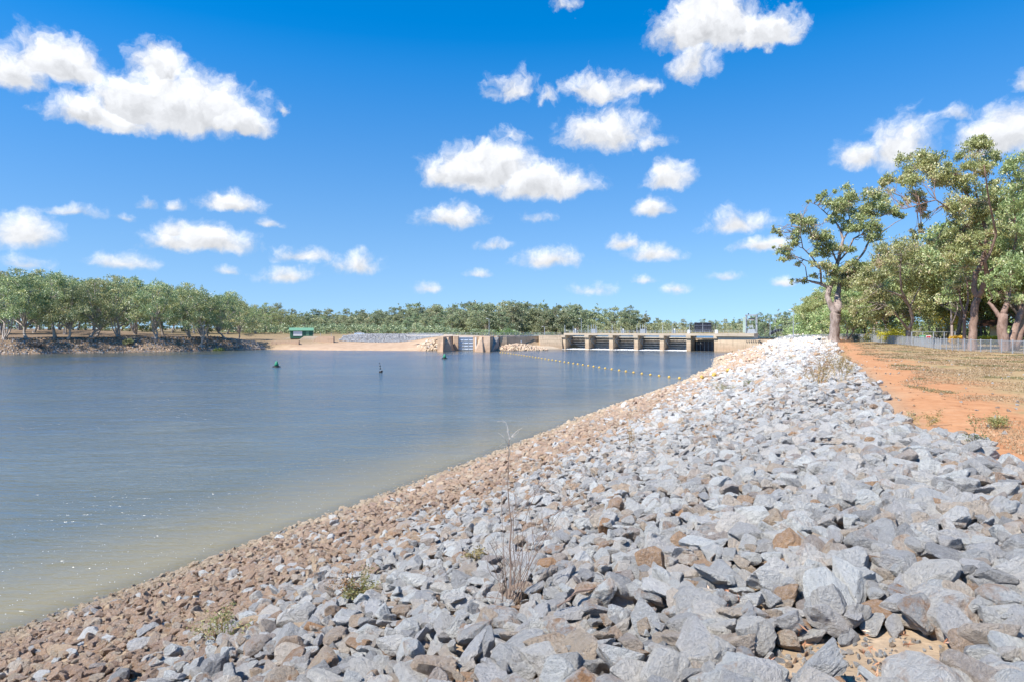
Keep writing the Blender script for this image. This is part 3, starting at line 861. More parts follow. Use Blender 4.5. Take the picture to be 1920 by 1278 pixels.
# right abutment: training wall, deck slab over it, railing, stairs
ab = empty('abutment_wall', (20.5, 271, 0), WR)
tag(ab, 'stained brown abutment wall with pale slab at the bank end of the weir', 'wall')
X6 = 6 * BAY
MB().hexa([(X6 + .76, -1.2, -1), (X6 + 26, -1.2, -1), (X6 + 26, 9, -1), (X6 + .76, 9, -1)], [(X6 + .76, -.9, 4.2), (X6 + 26, -.9, 4.2), (X6 + 26, 9, 4.2), (X6 + .76, 9, 4.2)]).build('wall_face', M_CONC, ab)
MB().box((X6 + 6.9, 4, 4.70), (12.2, 9.4, 1.0)).build('wall_head', M_PALE, ab)
MB().box((X6 + 6.6, 3.8, 5.74), (13, 11, 1.06)).build('deck_slab', M_DECK, ab)
MB().box((X6 + 3.2, -2.0, .05), (5.2, 1.6, .5)).build('footing_ledge', M_CONC, ab)
for j in range(7): MB().box((X6 + .9 + j * 1.85, -1.55, 6.8), (.06, .06, 1.1)).build('rail_post', M_GALV, ab)
for zz in (6.75, 7.3): MB().bar((X6 + .5, -1.55, zz), (X6 + 12.6, -1.55, zz), .055).build('handrail', M_GALV, ab)
for j in range(6): MB().box((X6 + 10.6 + j * .75, -1.22, 3.6), (.2, .1, .7)).build('drain_slot', M_NAVY, ab)
m = MB()
for j in range(8): m.box((X6 + 14.6 + j * .42, -1.8, 4.4 - j * .38), (.4, 1.0, .12))
m.bar((X6 + 14.4, -2.25, 5.6), (X6 + 17.8, -2.25, 2.5), .07); m.bar((X6 + 14.4, -2.25, 5.1), (X6 + 17.8, -2.25, 2.0), .07)
m.build('access_stairs', M_NAVY, ab)

# left wing wall between lock and weir
ww = empty('wing_wall', (0, 262, 0))
tag(ww, 'long low concrete wing wall between the lock and the weir', 'wall')
def wp(u, v, d):
    p = px(u, v, d); return (p.x, p.y - 262, p.z)
def wallq(name, mat, a, b, z0a, z1a, z0b, z1b, thick=1.2, batter=0.0, par=ww):
    """wall from a to b (plan points), own heights at each end, battered towards the camera"""
    a, b = Vector((*a, 0)), Vector((*b, 0)); n = Vector((-(b - a).y, (b - a).x, 0)).normalized()
    bo = [a - n * batter + Vector((0, 0, z0a)), b - n * batter + Vector((0, 0, z0b)), b + n * thick + Vector((0, 0, z0b)), a + n * thick + Vector((0, 0, z0a))]
    to = [a + Vector((0, 0, z1a)), b + Vector((0, 0, z1b)), b + n * thick + Vector((0, 0, z1b)), a + n * thick + Vector((0, 0, z1a))]
    off = Vector((0, 262, 0)) if par is ww else par.location
    m = MB(); m.hexa([p - off for p in bo], [p - off for p in to])
    return m.build(name, mat, par)
wallq('short_wall', M_CONC, (-4.6, 258), (-2.0, 259), .3, 4.9, .3, 4.9)
wallq('long_wall', M_CONC, (-2.0, 259.2), (10.9, 272), .2, 4.9, .2, 4.9, 1.5)
wallq('training_wall', M_CONC, (10.9, 269.5), (19.7, 271.2), -.5, 5.35, -.5, 5.35, 1.6, 1.5)
wallq('wall_coping', M_PALE, (-4.6, 257.8), (11.0, 271.4), 4.9, 5.12, 4.9, 5.12, 2.2)
m = MB().hexa([Vector((-1, 255, -.6)) - Vector((0, 262, 0)), Vector((20, 270, -.6)) - Vector((0, 262, 0)), Vector((20, 272, -.6)) - Vector((0, 262, 0)), Vector((1, 268, -.6)) - Vector((0, 262, 0))],
              [Vector((-1, 255.4, .1)) - Vector((0, 262, 0)), Vector((20, 270.3, .1)) - Vector((0, 262, 0)), Vector((19, 272, 1.3)) - Vector((0, 262, 0)), Vector((0, 267, 1.7)) - Vector((0, 262, 0))])
m.build('sloping_apron', M_DECK, ww)
MB().box((3.6, 2.3, 3.0), (.5, .12, .9), rz=R(44)).build('gauge_board', M_WHITE, ww)

# lock with its sloping end walls and steel gate
lk = empty('navigation_lock', (-18, 250, 0))
tag(lk, 'navigation lock with two sloping concrete end walls beside the sandy beach', 'lock')
def lw(p): return Vector(p) - Vector((-18, 250, 0))
def endwall(name, x0_, x1_, yf, yb):
    m = MB()
    # wall whose nose slopes back from the water to the coping
    vs = [lw(p) for p in ((x0_, yf, -1), (x1_, yf, -1), (x1_, yb, -1), (x0_, yb, -1), (x0_, yf + 5.5, 5.15), (x1_, yf + 5.5, 5.15), (x1_, yb, 5.15), (x0_, yb, 5.15))]
    m.hexa(vs[:4], vs[4:])
    return m.build(name, M_RED, lk)
m = MB().hexa([lw(p) for p in ((-26.2, 238.5, -1), (-24.0, 237.0, -1), (-22.2, 258, -1), (-26.5, 258, -1))], [lw(p) for p in ((-26.0, 238.6, 5.15), (-24.0, 238.0, 5.15), (-22.2, 258, 5.15), (-26.5, 258, 5.15))])
m.build('side_wall', M_RED, lk)
m = MB().add([lw(p) for p in ((-24.2, 236.8, -1), (-20.9, 240.5, -1), (-20.9, 252, -1), (-24.2, 252, -1), (-22.6, 243.5, 4.9), (-22.6, 252, 4.9), (-24.2, 243.0, 4.9), (-24.2, 252, 4.9))],
             [(0, 1, 4), (0, 4, 6), (1, 2, 5, 4), (6, 4, 5, 7), (0, 6, 7, 3), (3, 7, 5, 2), (0, 3, 2, 1)])
m.build('sloping_buttress', M_RED, lk)
m = MB().add([lw(p) for p in ((-13.2, 235.0, -1), (-10.0, 236.4, -1), (-8.2, 246, -1), (-13.4, 252, -1), (-10.6, 241.5, 5.0), (-8.6, 246, 5.0), (-12.0, 252, 5.0))],
             [(0, 1, 4), (1, 2, 5, 4), (0, 4, 6, 3), (4, 5, 6), (3, 6, 5, 2), (0, 3, 2, 1)])
m.build('sloping_buttress', M_RED, lk)
MB().hexa([lw(p) for p in ((-10.2, 238.5, -1), (-7.8, 239.3, -1), (-6.8, 254, -1), (-12.5, 254, -1))], [lw(p) for p in ((-10.0, 242, 5.15), (-7.8, 242.6, 5.15), (-6.8, 254, 5.15), (-12.5, 254, 5.15))]).build('side_wall', M_RED, lk)
MB().hexa([lw(p) for p in ((-7.7, 245, -1), (-4.9, 252, -1), (-4.9, 256, -1), (-7.7, 256, -1))], [lw(p) for p in ((-7.7, 252, 4.8), (-4.9, 254, 4.8), (-4.9, 256, 4.8), (-7.7, 256, 4.8))]).build('bank_steps', M_SKIN, lk)
for x in (-20.6, -13.6): MB().box(lw((x, 253.0, 2.1)), (1.5, 3.0, 6.2)).build('gate_recess', M_RED, lk)
gate = MB().box(lw((-17.1, 252.8, 2.45)), (5.6, .25, 4.9)).build('lock_gate', M_LOCKBLUE, lk)
for j in range(5): MB().box(lw((-17.1, 252.55, .35 + j * 1.08)), (5.5, .3, .16)).build('gate_rib', M_GALV, gate)
for j in range(4): MB().box(lw((-19.75 + j * 1.77, 252.6, 2.45)), (.16, .2, 4.8)).build('gate_stile', M_GALV, gate)
MB().box(lw((-13.2, 250.8, 2.4)), (.35, 3.6, 4.7)).build('gate_leaf', M_WHITE, gate)
# footbridge and railing from the levee over the lock to the weir
fb = empty('footbridge', (-18, 255, 5.2))
tag(fb, 'pale footbridge with grey railing running over the lock to the weir', 'footbridge')
pts = [(-40, 262), (-27, 256), (-12, 254), (-4.5, 258.5), (8, 271.5), (20, 275)]
for a, b in zip(pts[:-1], pts[1:]):
    A = Vector((a[0] + 18, a[1] - 255, .12)); B = Vector((b[0] + 18, b[1] - 255, .12))
    MB().bar(A, B, 1.4, .18).build('walkway', M_PALE, fb)
    d = (B - A).normalized(); n = Vector((-d.y, d.x, 0)) * .65
    for s in (-1, 1):
        m = MB()
        for h in (.5, 1.0): m.bar(A + n * s + Vector((0, 0, h)), B + n * s + Vector((0, 0, h)), .06)
        r = m.build('railing', M_GALV, fb)
        k = max(2, int((B - A).length / 1.9))
        for j in range(k):
            p = A + (B - A) * ((j + .5) / k) + n * s
            MB().box(p + Vector((0, 0, .5)), (.06, .06, 1.0)).build('rail_post', M_GALV, r)

# gantry on the right abutment
gp = px(1409, 624, 246)
ga = empty('steel_gantry', (gp.x, gp.y, 6.27), WR)
tag(ga, 'tall grey steel lifting gantry standing on the weir abutment', 'gantry')
for x in (-1.75, 1.75):
    for y in (-1.2, 1.2): MB().box((x, y, 3.3), (.3, .3, 6.6)).build('leg', M_STEEL, ga)
    MB().box((x, 0, 6.45), (.32, 2.7, .34)).build('side_beam', M_STEEL, ga)
    m = MB(); m.bar((x, -1.2, .4), (x, 1.2, 3.2), .1); m.bar((x, 1.2, .4), (x, -1.2, 3.2), .1); m.build('brace', M_GALV, ga)
for y in (-1.2, 1.2): MB().box((0, y, 6.5), (4.0, .28, .4)).build('top_beam', M_STEEL, ga)
MB().box((0, 0, 5.0), (1.9, .9, .9)).build('hoist_block', M_SKIN, ga)
MB().box((-1.0, -.2, 6.9), (.4, .4, .5)).build('lamp', M_NAVY, ga)
MB().hexa([(-1.6, -1, 0), (1.6, -1, 0), (1.6, 1, 0), (-1.6, 1, 0)], [(-.9, -.9, 1.5), (1.2, -.9, 1.5), (1.2, .9, 1.5), (-.9, .9, 1.5)]).build('machine_housing', M_STEEL, ga)
m = MB(); m.box((-.3, -.6, 2.4), (.9, .5, .8), rz=.3, ry=.5); m.box((.5, -.6, 2.3), (.3, .4, 1.4), ry=-.3); m.build('winch', M_GALV, ga)
MB().box((-2.5, .3, 3.0), (.9, .9, 5.6)).build('ladder_cage', mat_plain('green_mesh', (.33, .42, .36), .6), ga)
# the old curved black gate displayed on the bank
bp = px(1456, 624, 214)
dg = empty('displayed_gate', (bp.x, bp.y, 6.1), R(-8))
tag(dg, 'old black curved gate leaf propped up behind the mesh fence', 'gate')
vs = []; fs = []
for j in range(13):
    a = j / 12; x = -2.1 + 4.2 * a; z = .35 + 1.35 * math.sin(a * 1.75) ** .8
    vs += [(x, -.4, z - .75 + .2 * a), (x, -.4, z + .1), (x, .9, z + .1), (x, .9, z - .75 + .2 * a)]
for j in range(12):
    b = j * 4
    for q in range(4): fs.append((b + q, b + (q + 1) % 4, b + 4 + (q + 1) % 4, b + 4 + q))
fs += [(3, 2, 1, 0), (48, 49, 50, 51)]
MB().add(vs, fs).build('gate_leaf', M_NAVY, dg)
for j in range(5): MB().box((-1.7 + j * .85, -.46, 1.0 + .18 * j - .03 * j * j), (.1, .1, .8)).build('gate_rib', M_STEEL, dg)
for x in (-1.2, 1.3): MB().box((x, .2, .25), (.25, .8, .5)).build('support', M_SKIN, dg)

# lamp posts
def lamp(u, v0, v1, d, label, arm=0.6):
    b = px(u, v0, d); h = (v0 - v1) / 1280 * d
    l = empty('lamp_post', b)
    tag(l, label, 'lamp post', 'lamp posts round the weir')
    MB().tube([(0, 0, -.3), (0, 0, h * .5), (0, 0, h)], [.11, .09, .07], 8).build('pole', M_GALV, l)
    MB().bar((0, 0, h), (-arm, -.1, h + .12), .07).build('arm', M_GALV, l)
    MB().box((-arm - .2, -.1, h + .1), (.6, .28, .16)).build('lamp_head', M_WHITE, l)
lamp(1487.5, 632, 582, 158, 'tall grey lamp post in front of the fence left of the leaning gum')
lamp(1444, 628, 601, 205, 'thin lamp post just left of the black curved gate')
lamp(1453.5, 626, 594, 232, 'lamp post standing behind the black curved gate')
lamp(917, 631, 598, 258, 'slim lamp post beside the lock')
lamp(1090, 626, 598, 268, 'lamp post on the deck above the first weir bay')
lamp(1021, 627, 613, 274, 'short lamp post at the end of the wing wall')

# ------------------------------------------------------------------ boat ramp walls, shed, levee
rp = empty('boat_ramp', (-90, 275, 0))
tag(rp, 'concrete boat ramp walls stepping down to the sandy beach', 'boat ramp')
def rl(u, v, d): return px(u, v, d) - Vector((-90, 275, 0))
def facewall(name, mat, pts, d, thick):
    """wall whose face outline is surveyed at depth d, with real thickness"""
    f = [rl(u, v, d) for u, v in pts]; b = [p + Vector((0, thick, 0)) for p in f]
    n = len(f); m = MB()
    m.add(f + b, [tuple(range(n)), tuple(range(2 * n - 1, n - 1, -1))] + [(i, i + n, (i + 1) % n + n, (i + 1) % n) for i in range(n)])
    return m.build(name, mat, rp)
facewall('low_wall', M_RED, [(508, 649), (560, 648), (560, 638.5), (508, 639)], 270, 1.4)
facewall('flank_wall', M_RED, [(577, 645), (625, 643.5), (625, 630.5), (596, 630.5)], 280, 2.0)
facewall('slipway', M_DECK, [(548, 645), (580, 645), (598, 630.5), (570, 630.5)], 284, 3.0)
facewall('side_slab', M_DECK, [(500, 641), (550, 638), (572, 630), (545, 630.5), (530, 636)], 290, 3.0)
for u in (601, 621): MB().box(rl(u, 627.5, 281), (.12, .12, 1.4)).build('bollard_post', M_GALV, rp)
shp = px(565, 630, 292)
sh = empty('green_shed', (shp.x, shp.y, shp.z), R(20))
tag(sh, 'small green metal shed with a white door behind the ramp', 'shed')
M_SGREEN = mat_plain('green_sheet', (0.06, 0.16, 0.10), .5, .1, .12, 2)
M_SROOF = mat_plain('green_roof_sheet', (0.16, 0.32, 0.20), .45, .1, .1, 2)
MB().box((0, 0, .6), (9.2, 5.2, 3.2)).build('wall', M_SGREEN, sh)
MB().add([(-5, -3, 2.2), (5, -3, 2.2), (5, 3, 2.2), (-5, 3, 2.2), (-5, 0, 3.5), (5, 0, 3.5), (-5, -3, 2.35), (5, -3, 2.35), (5, 3, 2.35), (-5, 3, 2.35)],
         [(0, 3, 2, 1), (0, 1, 7, 6), (6, 7, 5, 4), (2, 3, 9, 8), (8, 9, 4, 5), (1, 2, 8, 5, 7), (3, 0, 6, 4, 9)]).build('roof', M_SROOF, sh)
MB().box((-1.6, -2.64, 1.05), (3.6, .1, 2.0)).build('roller_door', M_WHITE, sh)
MB().box((2.4, -2.64, 1.05), (1.2, .08, 2.0)).build('door', M_SROOF, sh)
MB().box((4.63, .3, 1.3), (.06, 1.2, .8)).build('window', M_SKIN, sh)
MB().box((4.9, -2.7, 1.1), (.12, .12, 2.2)).build('downpipe', M_GALV, sh)
# a car half hidden behind the levee
cp = px(674, 628.5, 300)
car = empty('parked_car', cp, R(8))
tag(car, 'pale blue car parked behind the grey rock levee', 'car')
M_CAR = mat_plain('car_paint', (.45, .55, .68), .3, .2, .03)
MB().box((0, 0, .62), (4.3, 1.75, .62)).build('body', M_CAR, car)
MB().hexa([(-1.5, -.8, .93), (1.2, -.8, .93), (1.2, .8, .93), (-1.5, .8, .93)], [(-1.0, -.65, 1.45), (.6, -.65, 1.45), (.6, .65, 1.45), (-1.0, .65, 1.45)]).build('cabin', M_SKIN, car)
for x in (-1.35, 1.35):
    for y in (-.8, .8): MB().tube([(x, y - .1, .32), (x, y + .1, .32)], [.32, .32], 12).build('wheel', M_NAVY, car)

lev = empty('rock_levee', (-48, 286, 2))
tag(lev, 'long grey rock levee above the sandy beach', 'levee')
lp = []; ls = []; lk_ = []
for k in range(5200):
    u = rng.uniform(0, 1); q = rng.uniform(0, 1)
    x = -73 + 44 * u; sd = 30.5 + 8.5 * q
    y0_ = np.interp(x, [-96, -72, -48, -27], [267, 256, 252, 249])
    y = y0_ + sd
    lp.append((x, y)); ls.append(rng.uniform(.22, .45)); lk_.append(4 * NSH + rng.integers(0, NSH))
lp = np.array(lp); z = land(lp[:, 0], lp[:, 1])[0]
p3 = np.c_[lp, z + .12] - np.array(lev.location)
tag(scatter('levee_stones', p3, rng.uniform(0, 6, (len(p3), 3)), np.repeat(np.array(ls)[:, None], 3, 1), lk_, lev), kind='stuff')
MB().box((0, 9.5, 3.2), (46, 3.0, .7), rz=R(-7)).build('levee_road', M_PALE, lev)
def rock_heap(name, label, cx, cy, rx, ry, hgt, n, smin, smax, picks):
    """heap of stones: the largest are separate rocks"""
    h = empty(name, (cx, cy, 0)); tag(h, label, 'rock pile')
    a = rng.uniform(0, 6.283, n); r_ = np.sqrt(rng.uniform(0, 1, n))
    X = r_ * np.cos(a) * rx; Y = r_ * np.sin(a) * ry
    Z = np.maximum(hgt * (1 - r_ ** 1.3), 0) + rng.uniform(-.1, .15, n)
    sz = rng.uniform(smin, smax, n); pk = rng.choice(picks, n)
    rt = rng.uniform(0, 6, (n, 3))
    front = np.argsort(Y - sz * 4)[:60]
    for i in front:
        o = link('rock', ROCKS[pk[i]], h, (X[i], Y[i], Z[i])); o.rotation_euler = rt[i]; o.scale = (sz[i],) * 3
    kp = np.ones(n, bool); kp[front] = False
    tag(scatter('heap_stones', np.c_[X, Y, Z][kp], rt[kp], np.repeat(sz[kp][:, None], 3, 1), pk[kp], h), kind='stuff')
rock_heap('rock_pile', 'brown rock pile at the water between lock and wing wall', 2.0, 254.5, 11.5, 5.5, 2.2, 900, .28, .6, list(range(14, 42)))
rock_heap('rock_pile', 'tumbled pale boulders between the beach and the lock', -30.5, 256.0, 6.0, 6.0, 3.6, 420, .4, .85, list(range(28, 42)) + [0, 3, 44, 47])
# ------------------------------------------------------------------ trees
def mat_leaf(name, cols, trans=0.3):
    t = NT(name)
    a = t.attr('tint')
    c = t.ramp(a, cols)
    r = t.rnd()
    hs = t.n('ShaderNodeHueSaturation'); t.L.new(c, hs.inputs['Color'])
    t.L.new(t.rng(r, 0, 1, 0.465, 0.53), hs.inputs['Hue']); t.L.new(t.rng(t.math('FRACT', t.math('MULTIPLY', r, 7.7)), 0, 1, 0.76, 1.25), hs.inputs['Value'])
    df = t.n('ShaderNodeBsdfDiffuse'); t.L.new(hs.outputs[0], df.inputs[0])
    tl = t.n('ShaderNodeBsdfTranslucent'); t.L.new(hs.outputs[0], tl.inputs[0])
    mx = t.n('ShaderNodeMixShader'); mx.inputs[0].default_value = trans
    t.L.new(df.outputs[0], mx.inputs[1]); t.L.new(tl.outputs[0], mx.inputs[2])
    gl = t.n('ShaderNodeBsdfGlossy'); gl.inputs['Roughness'].default_value = 0.45
    m2 = t.n('ShaderNodeMixShader'); m2.inputs[0].default_value = 0.06
    t.L.new(mx.outputs[0], m2.inputs[1]); t.L.new(gl.outputs[0], m2.inputs[2])
    t.L.new(m2.outputs[0], t.out.inputs[0])
    return t.m
M_LEAF_R = mat_leaf('gum_leaves_olive', [(0, (0.170, 0.222, 0.078)), (.35, (0.299, 0.367, 0.138)), (.7, (0.447, 0.476, 0.196)), (.9, (0.595, 0.557, 0.300)), (1, (0.656, 0.489, 0.346))], .32)
M_LEAF_L = mat_leaf('gum_leaves_green', [(0, (0.144, 0.199, 0.101)), (.4, (0.277, 0.353, 0.163)), (.75, (0.458, 0.486, 0.212)), (1, (0.651, 0.595, 0.250))], .32)
M_LEAF_F = mat_leaf('gum_leaves_far', [(0, (0.179, 0.221, 0.120)), (.45, (0.292, 0.348, 0.188)), (.8, (0.419, 0.445, 0.232)), (1, (0.545, 0.507, 0.287))], .3)
M_SHRUB = mat_leaf('shrub_leaves', [(0, (.07, .12, .03)), (.5, (.15, .22, .05)), (1, (.27, .32, .08))], .35)
M_YELLOW = mat_leaf('yellow_flowers', [(0, (.30, .30, .03)), (.3, (.72, .56, .03)), (1, (.90, .68, .03))], .3)
M_GREYLEAF = mat_leaf('grey_foliage', [(0, (.15, .18, .14)), (.6, (.28, .31, .26)), (1, (.38, .40, .34))], .3)
M_PINKLEAF = mat_leaf('pink_flowers', [(0, (.22, .22, .10)), (.5, (.50, .32, .20)), (1, (.62, .40, .30))], .3)
def mat_bark(name, a, b, c):
    t = NT(name)
    co = t.coord('Object', (1, 1, .35))
    n1 = t.noise(co, 2.2, 5, .65, .4); n2 = t.noise(co, 9, 4, .65)
    col = t.mix(t.rng(n1, .38, .62), a, b); col = t.mix(t.rng(n2, .55, .72, 0, .7), col, c)
    return t.fin(col, .9, t.bump(t.math('ADD', n1, n2), .6, .06), spec=.12)
M_BARK = mat_bark('gum_bark', (.38, .31, .27), (.22, .165, .14), (.09, .065, .055))
M_BARK_P = mat_bark('pale_bark', (.55, .48, .42), (.36, .30, .26), (.16, .125, .105))
M_BARK_R = mat_bark('peeling_bark', (.34, .235, .185), (.19, .12, .09), (.08, .055, .045))
M_BARK_D = mat_bark('grey_bark', (.30, .27, .245), (.18, .15, .13), (.08, .065, .055))

def leaves(centres, radii, per, lw, ll, seed, flat=.75, droop=.9):
    """drooping lance-shaped leaves gathered in clumps"""
    r = np.random.default_rng(seed)
    C = np.asarray(centres, float); Rr = np.asarray(radii, float)
    cnt = np.maximum(4, (per * np.clip(Rr / np.median(Rr), .3, 2.2) ** 1.7).astype(int))
    ci = np.repeat(np.arange(len(C)), cnt); n = len(ci)
    # shell-weighted ball with sub-clumps so the outline is uneven and gaps stay open
    sub = r.normal(size=(len(C), 7, 3)); sub /= np.linalg.norm(sub, axis=2)[:, :, None]
    sub *= r.uniform(.3, 1.15, (len(C), 7, 1))
    si = r.integers(0, 7, n)
    off = sub[ci, si] + r.normal(size=(n, 3)) * .30
    off[:, 2] *= flat
    p = C[ci] + off * Rr[ci][:, None]
    d = np.c_[r.normal(size=(n, 2)) * .75, -droop + r.normal(size=n) * .55]; d /= np.linalg.norm(d, axis=1)[:, None]
    w = np.cross(d, r.normal(size=(n, 3))); w /= np.linalg.norm(w, axis=1)[:, None]
    L = ll * r.uniform(.6, 1.35, n)[:, None]; Wd = lw * r.uniform(.6, 1.35, n)[:, None]
    V = np.stack([p - d * L * .5, p + w * Wd * .5, p + d * L * .5, p - w * Wd * .5], 1).reshape(-1, 3)
    F = np.arange(n * 4).reshape(-1, 4)
    ct = np.clip(r.normal(.48, .17, len(C)), 0, 1)
    tint = np.clip(ct[ci] + r.normal(0, .16, n), 0, 1)
    return V, F, np.repeat(tint, 4)
def leaf_mesh(name, mat, *a, **k):
    V, F, t = leaves(*a, **k)
    return np_mesh(name, V, F, mat, False, {'tint': t})

def wiggle(p0, p1, n, amt, r):
    p0, p1 = Vector(p0), Vector(p1); L = (p1 - p0).length
    return [p0 + (p1 - p0) * (i / n) + (Vector(r.normal(size=3)) * amt * L if 0 < i < n else Vector((0, 0, 0))) for i in range(n + 1)]

def grow_tree(seed, H, r0, wide=.5, low=.3, lobes=9, stems=1, fork=.22, crown=1.0, per=70, lw=.2, ll=.42, leafmat=None, bark=None, nm='gum'):
    """generic gum: trunk(s) forking low, curved limbs, each limb carrying a lobe of leaf clumps; ragged top, skirts hanging low"""
    r = np.random.default_rng(seed)
    wood = MB(); C = []; Rr = []
    bases = []
    for sidx in range(stems):
        a = r.uniform(0, 6.28); off = Vector((math.cos(a), math.sin(a), 0)) * (r0 * .9 if stems > 1 else 0)
        rr = r0 / stems ** .4; f = H * fork * r.uniform(.8, 1.25)
        top = off * (2.6 if stems > 1 else 1) + Vector((r.normal() * .05 * H, r.normal() * .05 * H, f))
        mid = off.lerp(top, .5) + Vector(r.normal(size=3)) * .012 * H
        wood.tube([off + Vector((0, 0, -.8)), off + Vector((0, 0, .15)), off.lerp(mid, .4), mid, top], [rr * 1.7, rr * 1.45, rr * 1.05, rr * .92, rr * .85], 9, cap=False)
        bases.append((top, rr * .8))
    a0 = r.uniform(0, 6.28)
    for l in range(lobes):
        t = (l + .5) / lobes                                   # 0 low skirts .. 1 top
        h = low + (1 - low) * (.12 + .80 * t ** .9)
        a = a0 + l * 2.4 + r.normal() * .25
        rad = wide * H * .5 * (1.0 - .62 * max(0, t - .35) / .65) * r.uniform(.55, 1.05) * (1 if t < .9 else .35)
        c = Vector((math.cos(a) * rad, math.sin(a) * rad, h * H * r.uniform(.94, 1.04)))
        b, br = bases[l % stems]
        if c.z < b.z + .05 * H: c.z = b.z + .05 * H * r.uniform(-.8, 1.2)
        m1 = b.lerp(c, .38) + Vector((0, 0, .05 * H)) + Vector(r.normal(size=3)) * .02 * H; m2 = b.lerp(c, .72) + Vector((0, 0, .04 * H)) + Vector(r.normal(size=3)) * .02 * H
        wood.tube([b, m1, m2, c], [br * .75, br * .5, br * .32, br * .14], 5, cap=False)
        Rl = crown * H * .135 * r.uniform(.8, 1.25) * (1.1 - .45 * t)
        n = 7 if t < .85 else 5
        for q in range(n):
            d = Vector(r.normal(size=3)); d.z = abs(d.z) * .8 - .25; d.normalize()
            p = c + Vector((d.x, d.y, d.z * .75)) * Rl * r.uniform(.45, 1.1)
            C.append(tuple(p)); Rr.append(Rl * r.uniform(.32, .58))
            if q % 2 == 0: wood.tube([m2.lerp(c, .6), (c + p) / 2 + Vector(r.normal(size=3)) * .1, p], [br * .2, br * .1, br * .04], 4, cap=False)
    for q in range(lobes * 2):                                 # stray sprigs breaking the outline
        l = r.integers(0, len(C)); p = np.array(C[l]) + r.normal(size=3) * H * .055 + np.array([0, 0, .035 * H]); C.append(tuple(p)); Rr.append(H * .026 * r.uniform(.5, 1.3))
    T = np.array(C); k = H / (T[:, 2].max() + .02 * H)
    wood.v = [(v[0] * k, v[1] * k, v[2] * k) for v in wood.v]
    tm = wood.mesh(nm + '_trunk', bark or M_BARK, True)
    lm = leaf_mesh(nm + '_crown', leafmat or M_LEAF_F, T * k, np.array(Rr) * k, per, lw, ll, seed + 1)
    return tm, lm
def plant_tree(proto, loc, rz, sc, label, group, name='gum_tree', scz=None):
    t = empty(name, loc, rz); t.scale = (sc, sc, scz or sc)
    tag(t, label, 'tree', group)
    link('trunk', proto[0], t); link('crown', proto[1], t)
    return t

# prototypes of the far belt and of the left bank
FAR = [grow_tree(500 + k, 19, .34, wide=[.55, .5, .45, .62, .52, .42][k], low=[.0, .04, .08, .0, .02, .1][k], lobes=[12, 11, 11, 13, 12, 10][k], fork=.12, crown=1.35, per=62, lw=.34, ll=.62, leafmat=M_LEAF_F, bark=M_BARK) for k in range(6)]
LFT = [grow_tree(600 + k, 20, .40, wide=[.75, .7, .6, .9, .8, .55][k], low=[.1, .14, .18, .22, .08, .22][k], lobes=[15, 14, 13, 15, 16, 12][k], stems=[1, 2, 1, 4, 1, 2][k], fork=[.2, .18, .24, .26, .16, .24][k], crown=[1.35, 1.3, 1.3, 1.05, 1.4, 1.2][k], per=[66, 60, 70, 48, 66, 58][k], lw=.25, ll=.5, leafmat=M_LEAF_L, bark=M_BARK_P) for k in range(6)]
RGT = [grow_tree(700 + k, 15, .26, wide=[.85, .75, .95, .7][k], low=[.16, .22, .12, .25][k], lobes=[14, 13, 15, 12][k], stems=[1, 1, 2, 1][k], fork=.18, crown=1.3, per=190, lw=.17, ll=.36, leafmat=M_LEAF_R, bark=M_BARK_D) for k in range(4)]

def at(u, d, dz=0.0):
    x = (u - 960) / 1280 * d; return (x, d, gz(x, d) + dz)
def far_label(u):
    for lim, w in ((470, 'left of the green shed'), (545, 'just left of the green shed'), (600, 'behind the green shed'), (700, 'above left half of rock levee'), (815, 'above right half of rock levee'), (880, 'behind the lock gate'),
                   (950, 'behind the lamp post at the lock'), (1020, 'behind the wing wall'), (1070, 'where wing wall meets weir'), (1130, 'behind the first weir bays'), (1200, 'behind the middle weir bays'), (1260, 'behind the last gated weir bay'),
                   (1350, 'behind the raised dark gate'), (1400, 'between raised gate and gantry'), (1450, 'behind the steel gantry'), (9999, 'behind lamp posts by the gantry')):
        if u < lim: return w
NAMES = []
def name_rows():
    o = 'first second third fourth fifth sixth seventh eighth ninth tenth eleventh twelfth'.split()
    by = {}
    for u, k, t in NAMES: by.setdefault(k, []).append((u, t))
    for (row, w), l in by.items():
        l.sort(key=lambda q: q[0])
        for i, (u, t) in enumerate(l):
            t['label'] = ('only gum in the %s %s' % (row, w)) if len(l) == 1 else ('%s gum from left, %s, %s' % (o[i], row, w)).replace('the far belt', 'far belt').replace('behind the ', 'behind ')
    NAMES.clear()
def far_tree(u, d, top_v, k):
    p = at(u, d); H = (616 - top_v) / 1280 * d + EYE - p[2]
    sc = H / 19
    w = far_label(u)
    row = 'nearest' if d < 355 else 'front' if d < 400 else ('middle' if d < 470 else 'rear')
    t = plant_tree(FAR[k % 6], p, rng.uniform(0, 6.28), sc * rng.uniform(1.0, 1.25), 'gum', 'distant gums ' + w, scz=sc)
    NAMES.append((u, (row + ' row of the far belt', w), t))
k = 0
tops = [(420, 565), (470, 572), (520, 580), (560, 583), (620, 582), (680, 578), (740, 575), (800, 567), (850, 570), (900, 566), (950, 562), (1000, 566), (1050, 566), (1100, 572), (1150, 572), (1200, 578), (1222, 590)]
tu = [a for a, b in tops]; tv = [b for a, b in tops]
for d, step, drop in ((338, 26, 22), (375, 24, 11), (430, 17, 5), (500, 15, 0)):
    u = 432 if d > 400 else 440
    while u < 1218:
        uu = u + rng.uniform(-5, 5)
        ok = True
        if d < 380 and uu > (1045 if d > 350 else 835): ok = False       # pool upstream of the weir
        x = (uu - 960) / 1280 * d
        if inside(np.array([x]), np.array([float(d)]), POOL)[0]: ok = False
        if ok:
            dd = d + rng.uniform(-14, 14)
            far_tree(uu, dd, np.interp(uu, tu, tv) + drop + rng.uniform(-5, 9), k); k += 1
        u += step * rng.uniform(.8, 1.2)
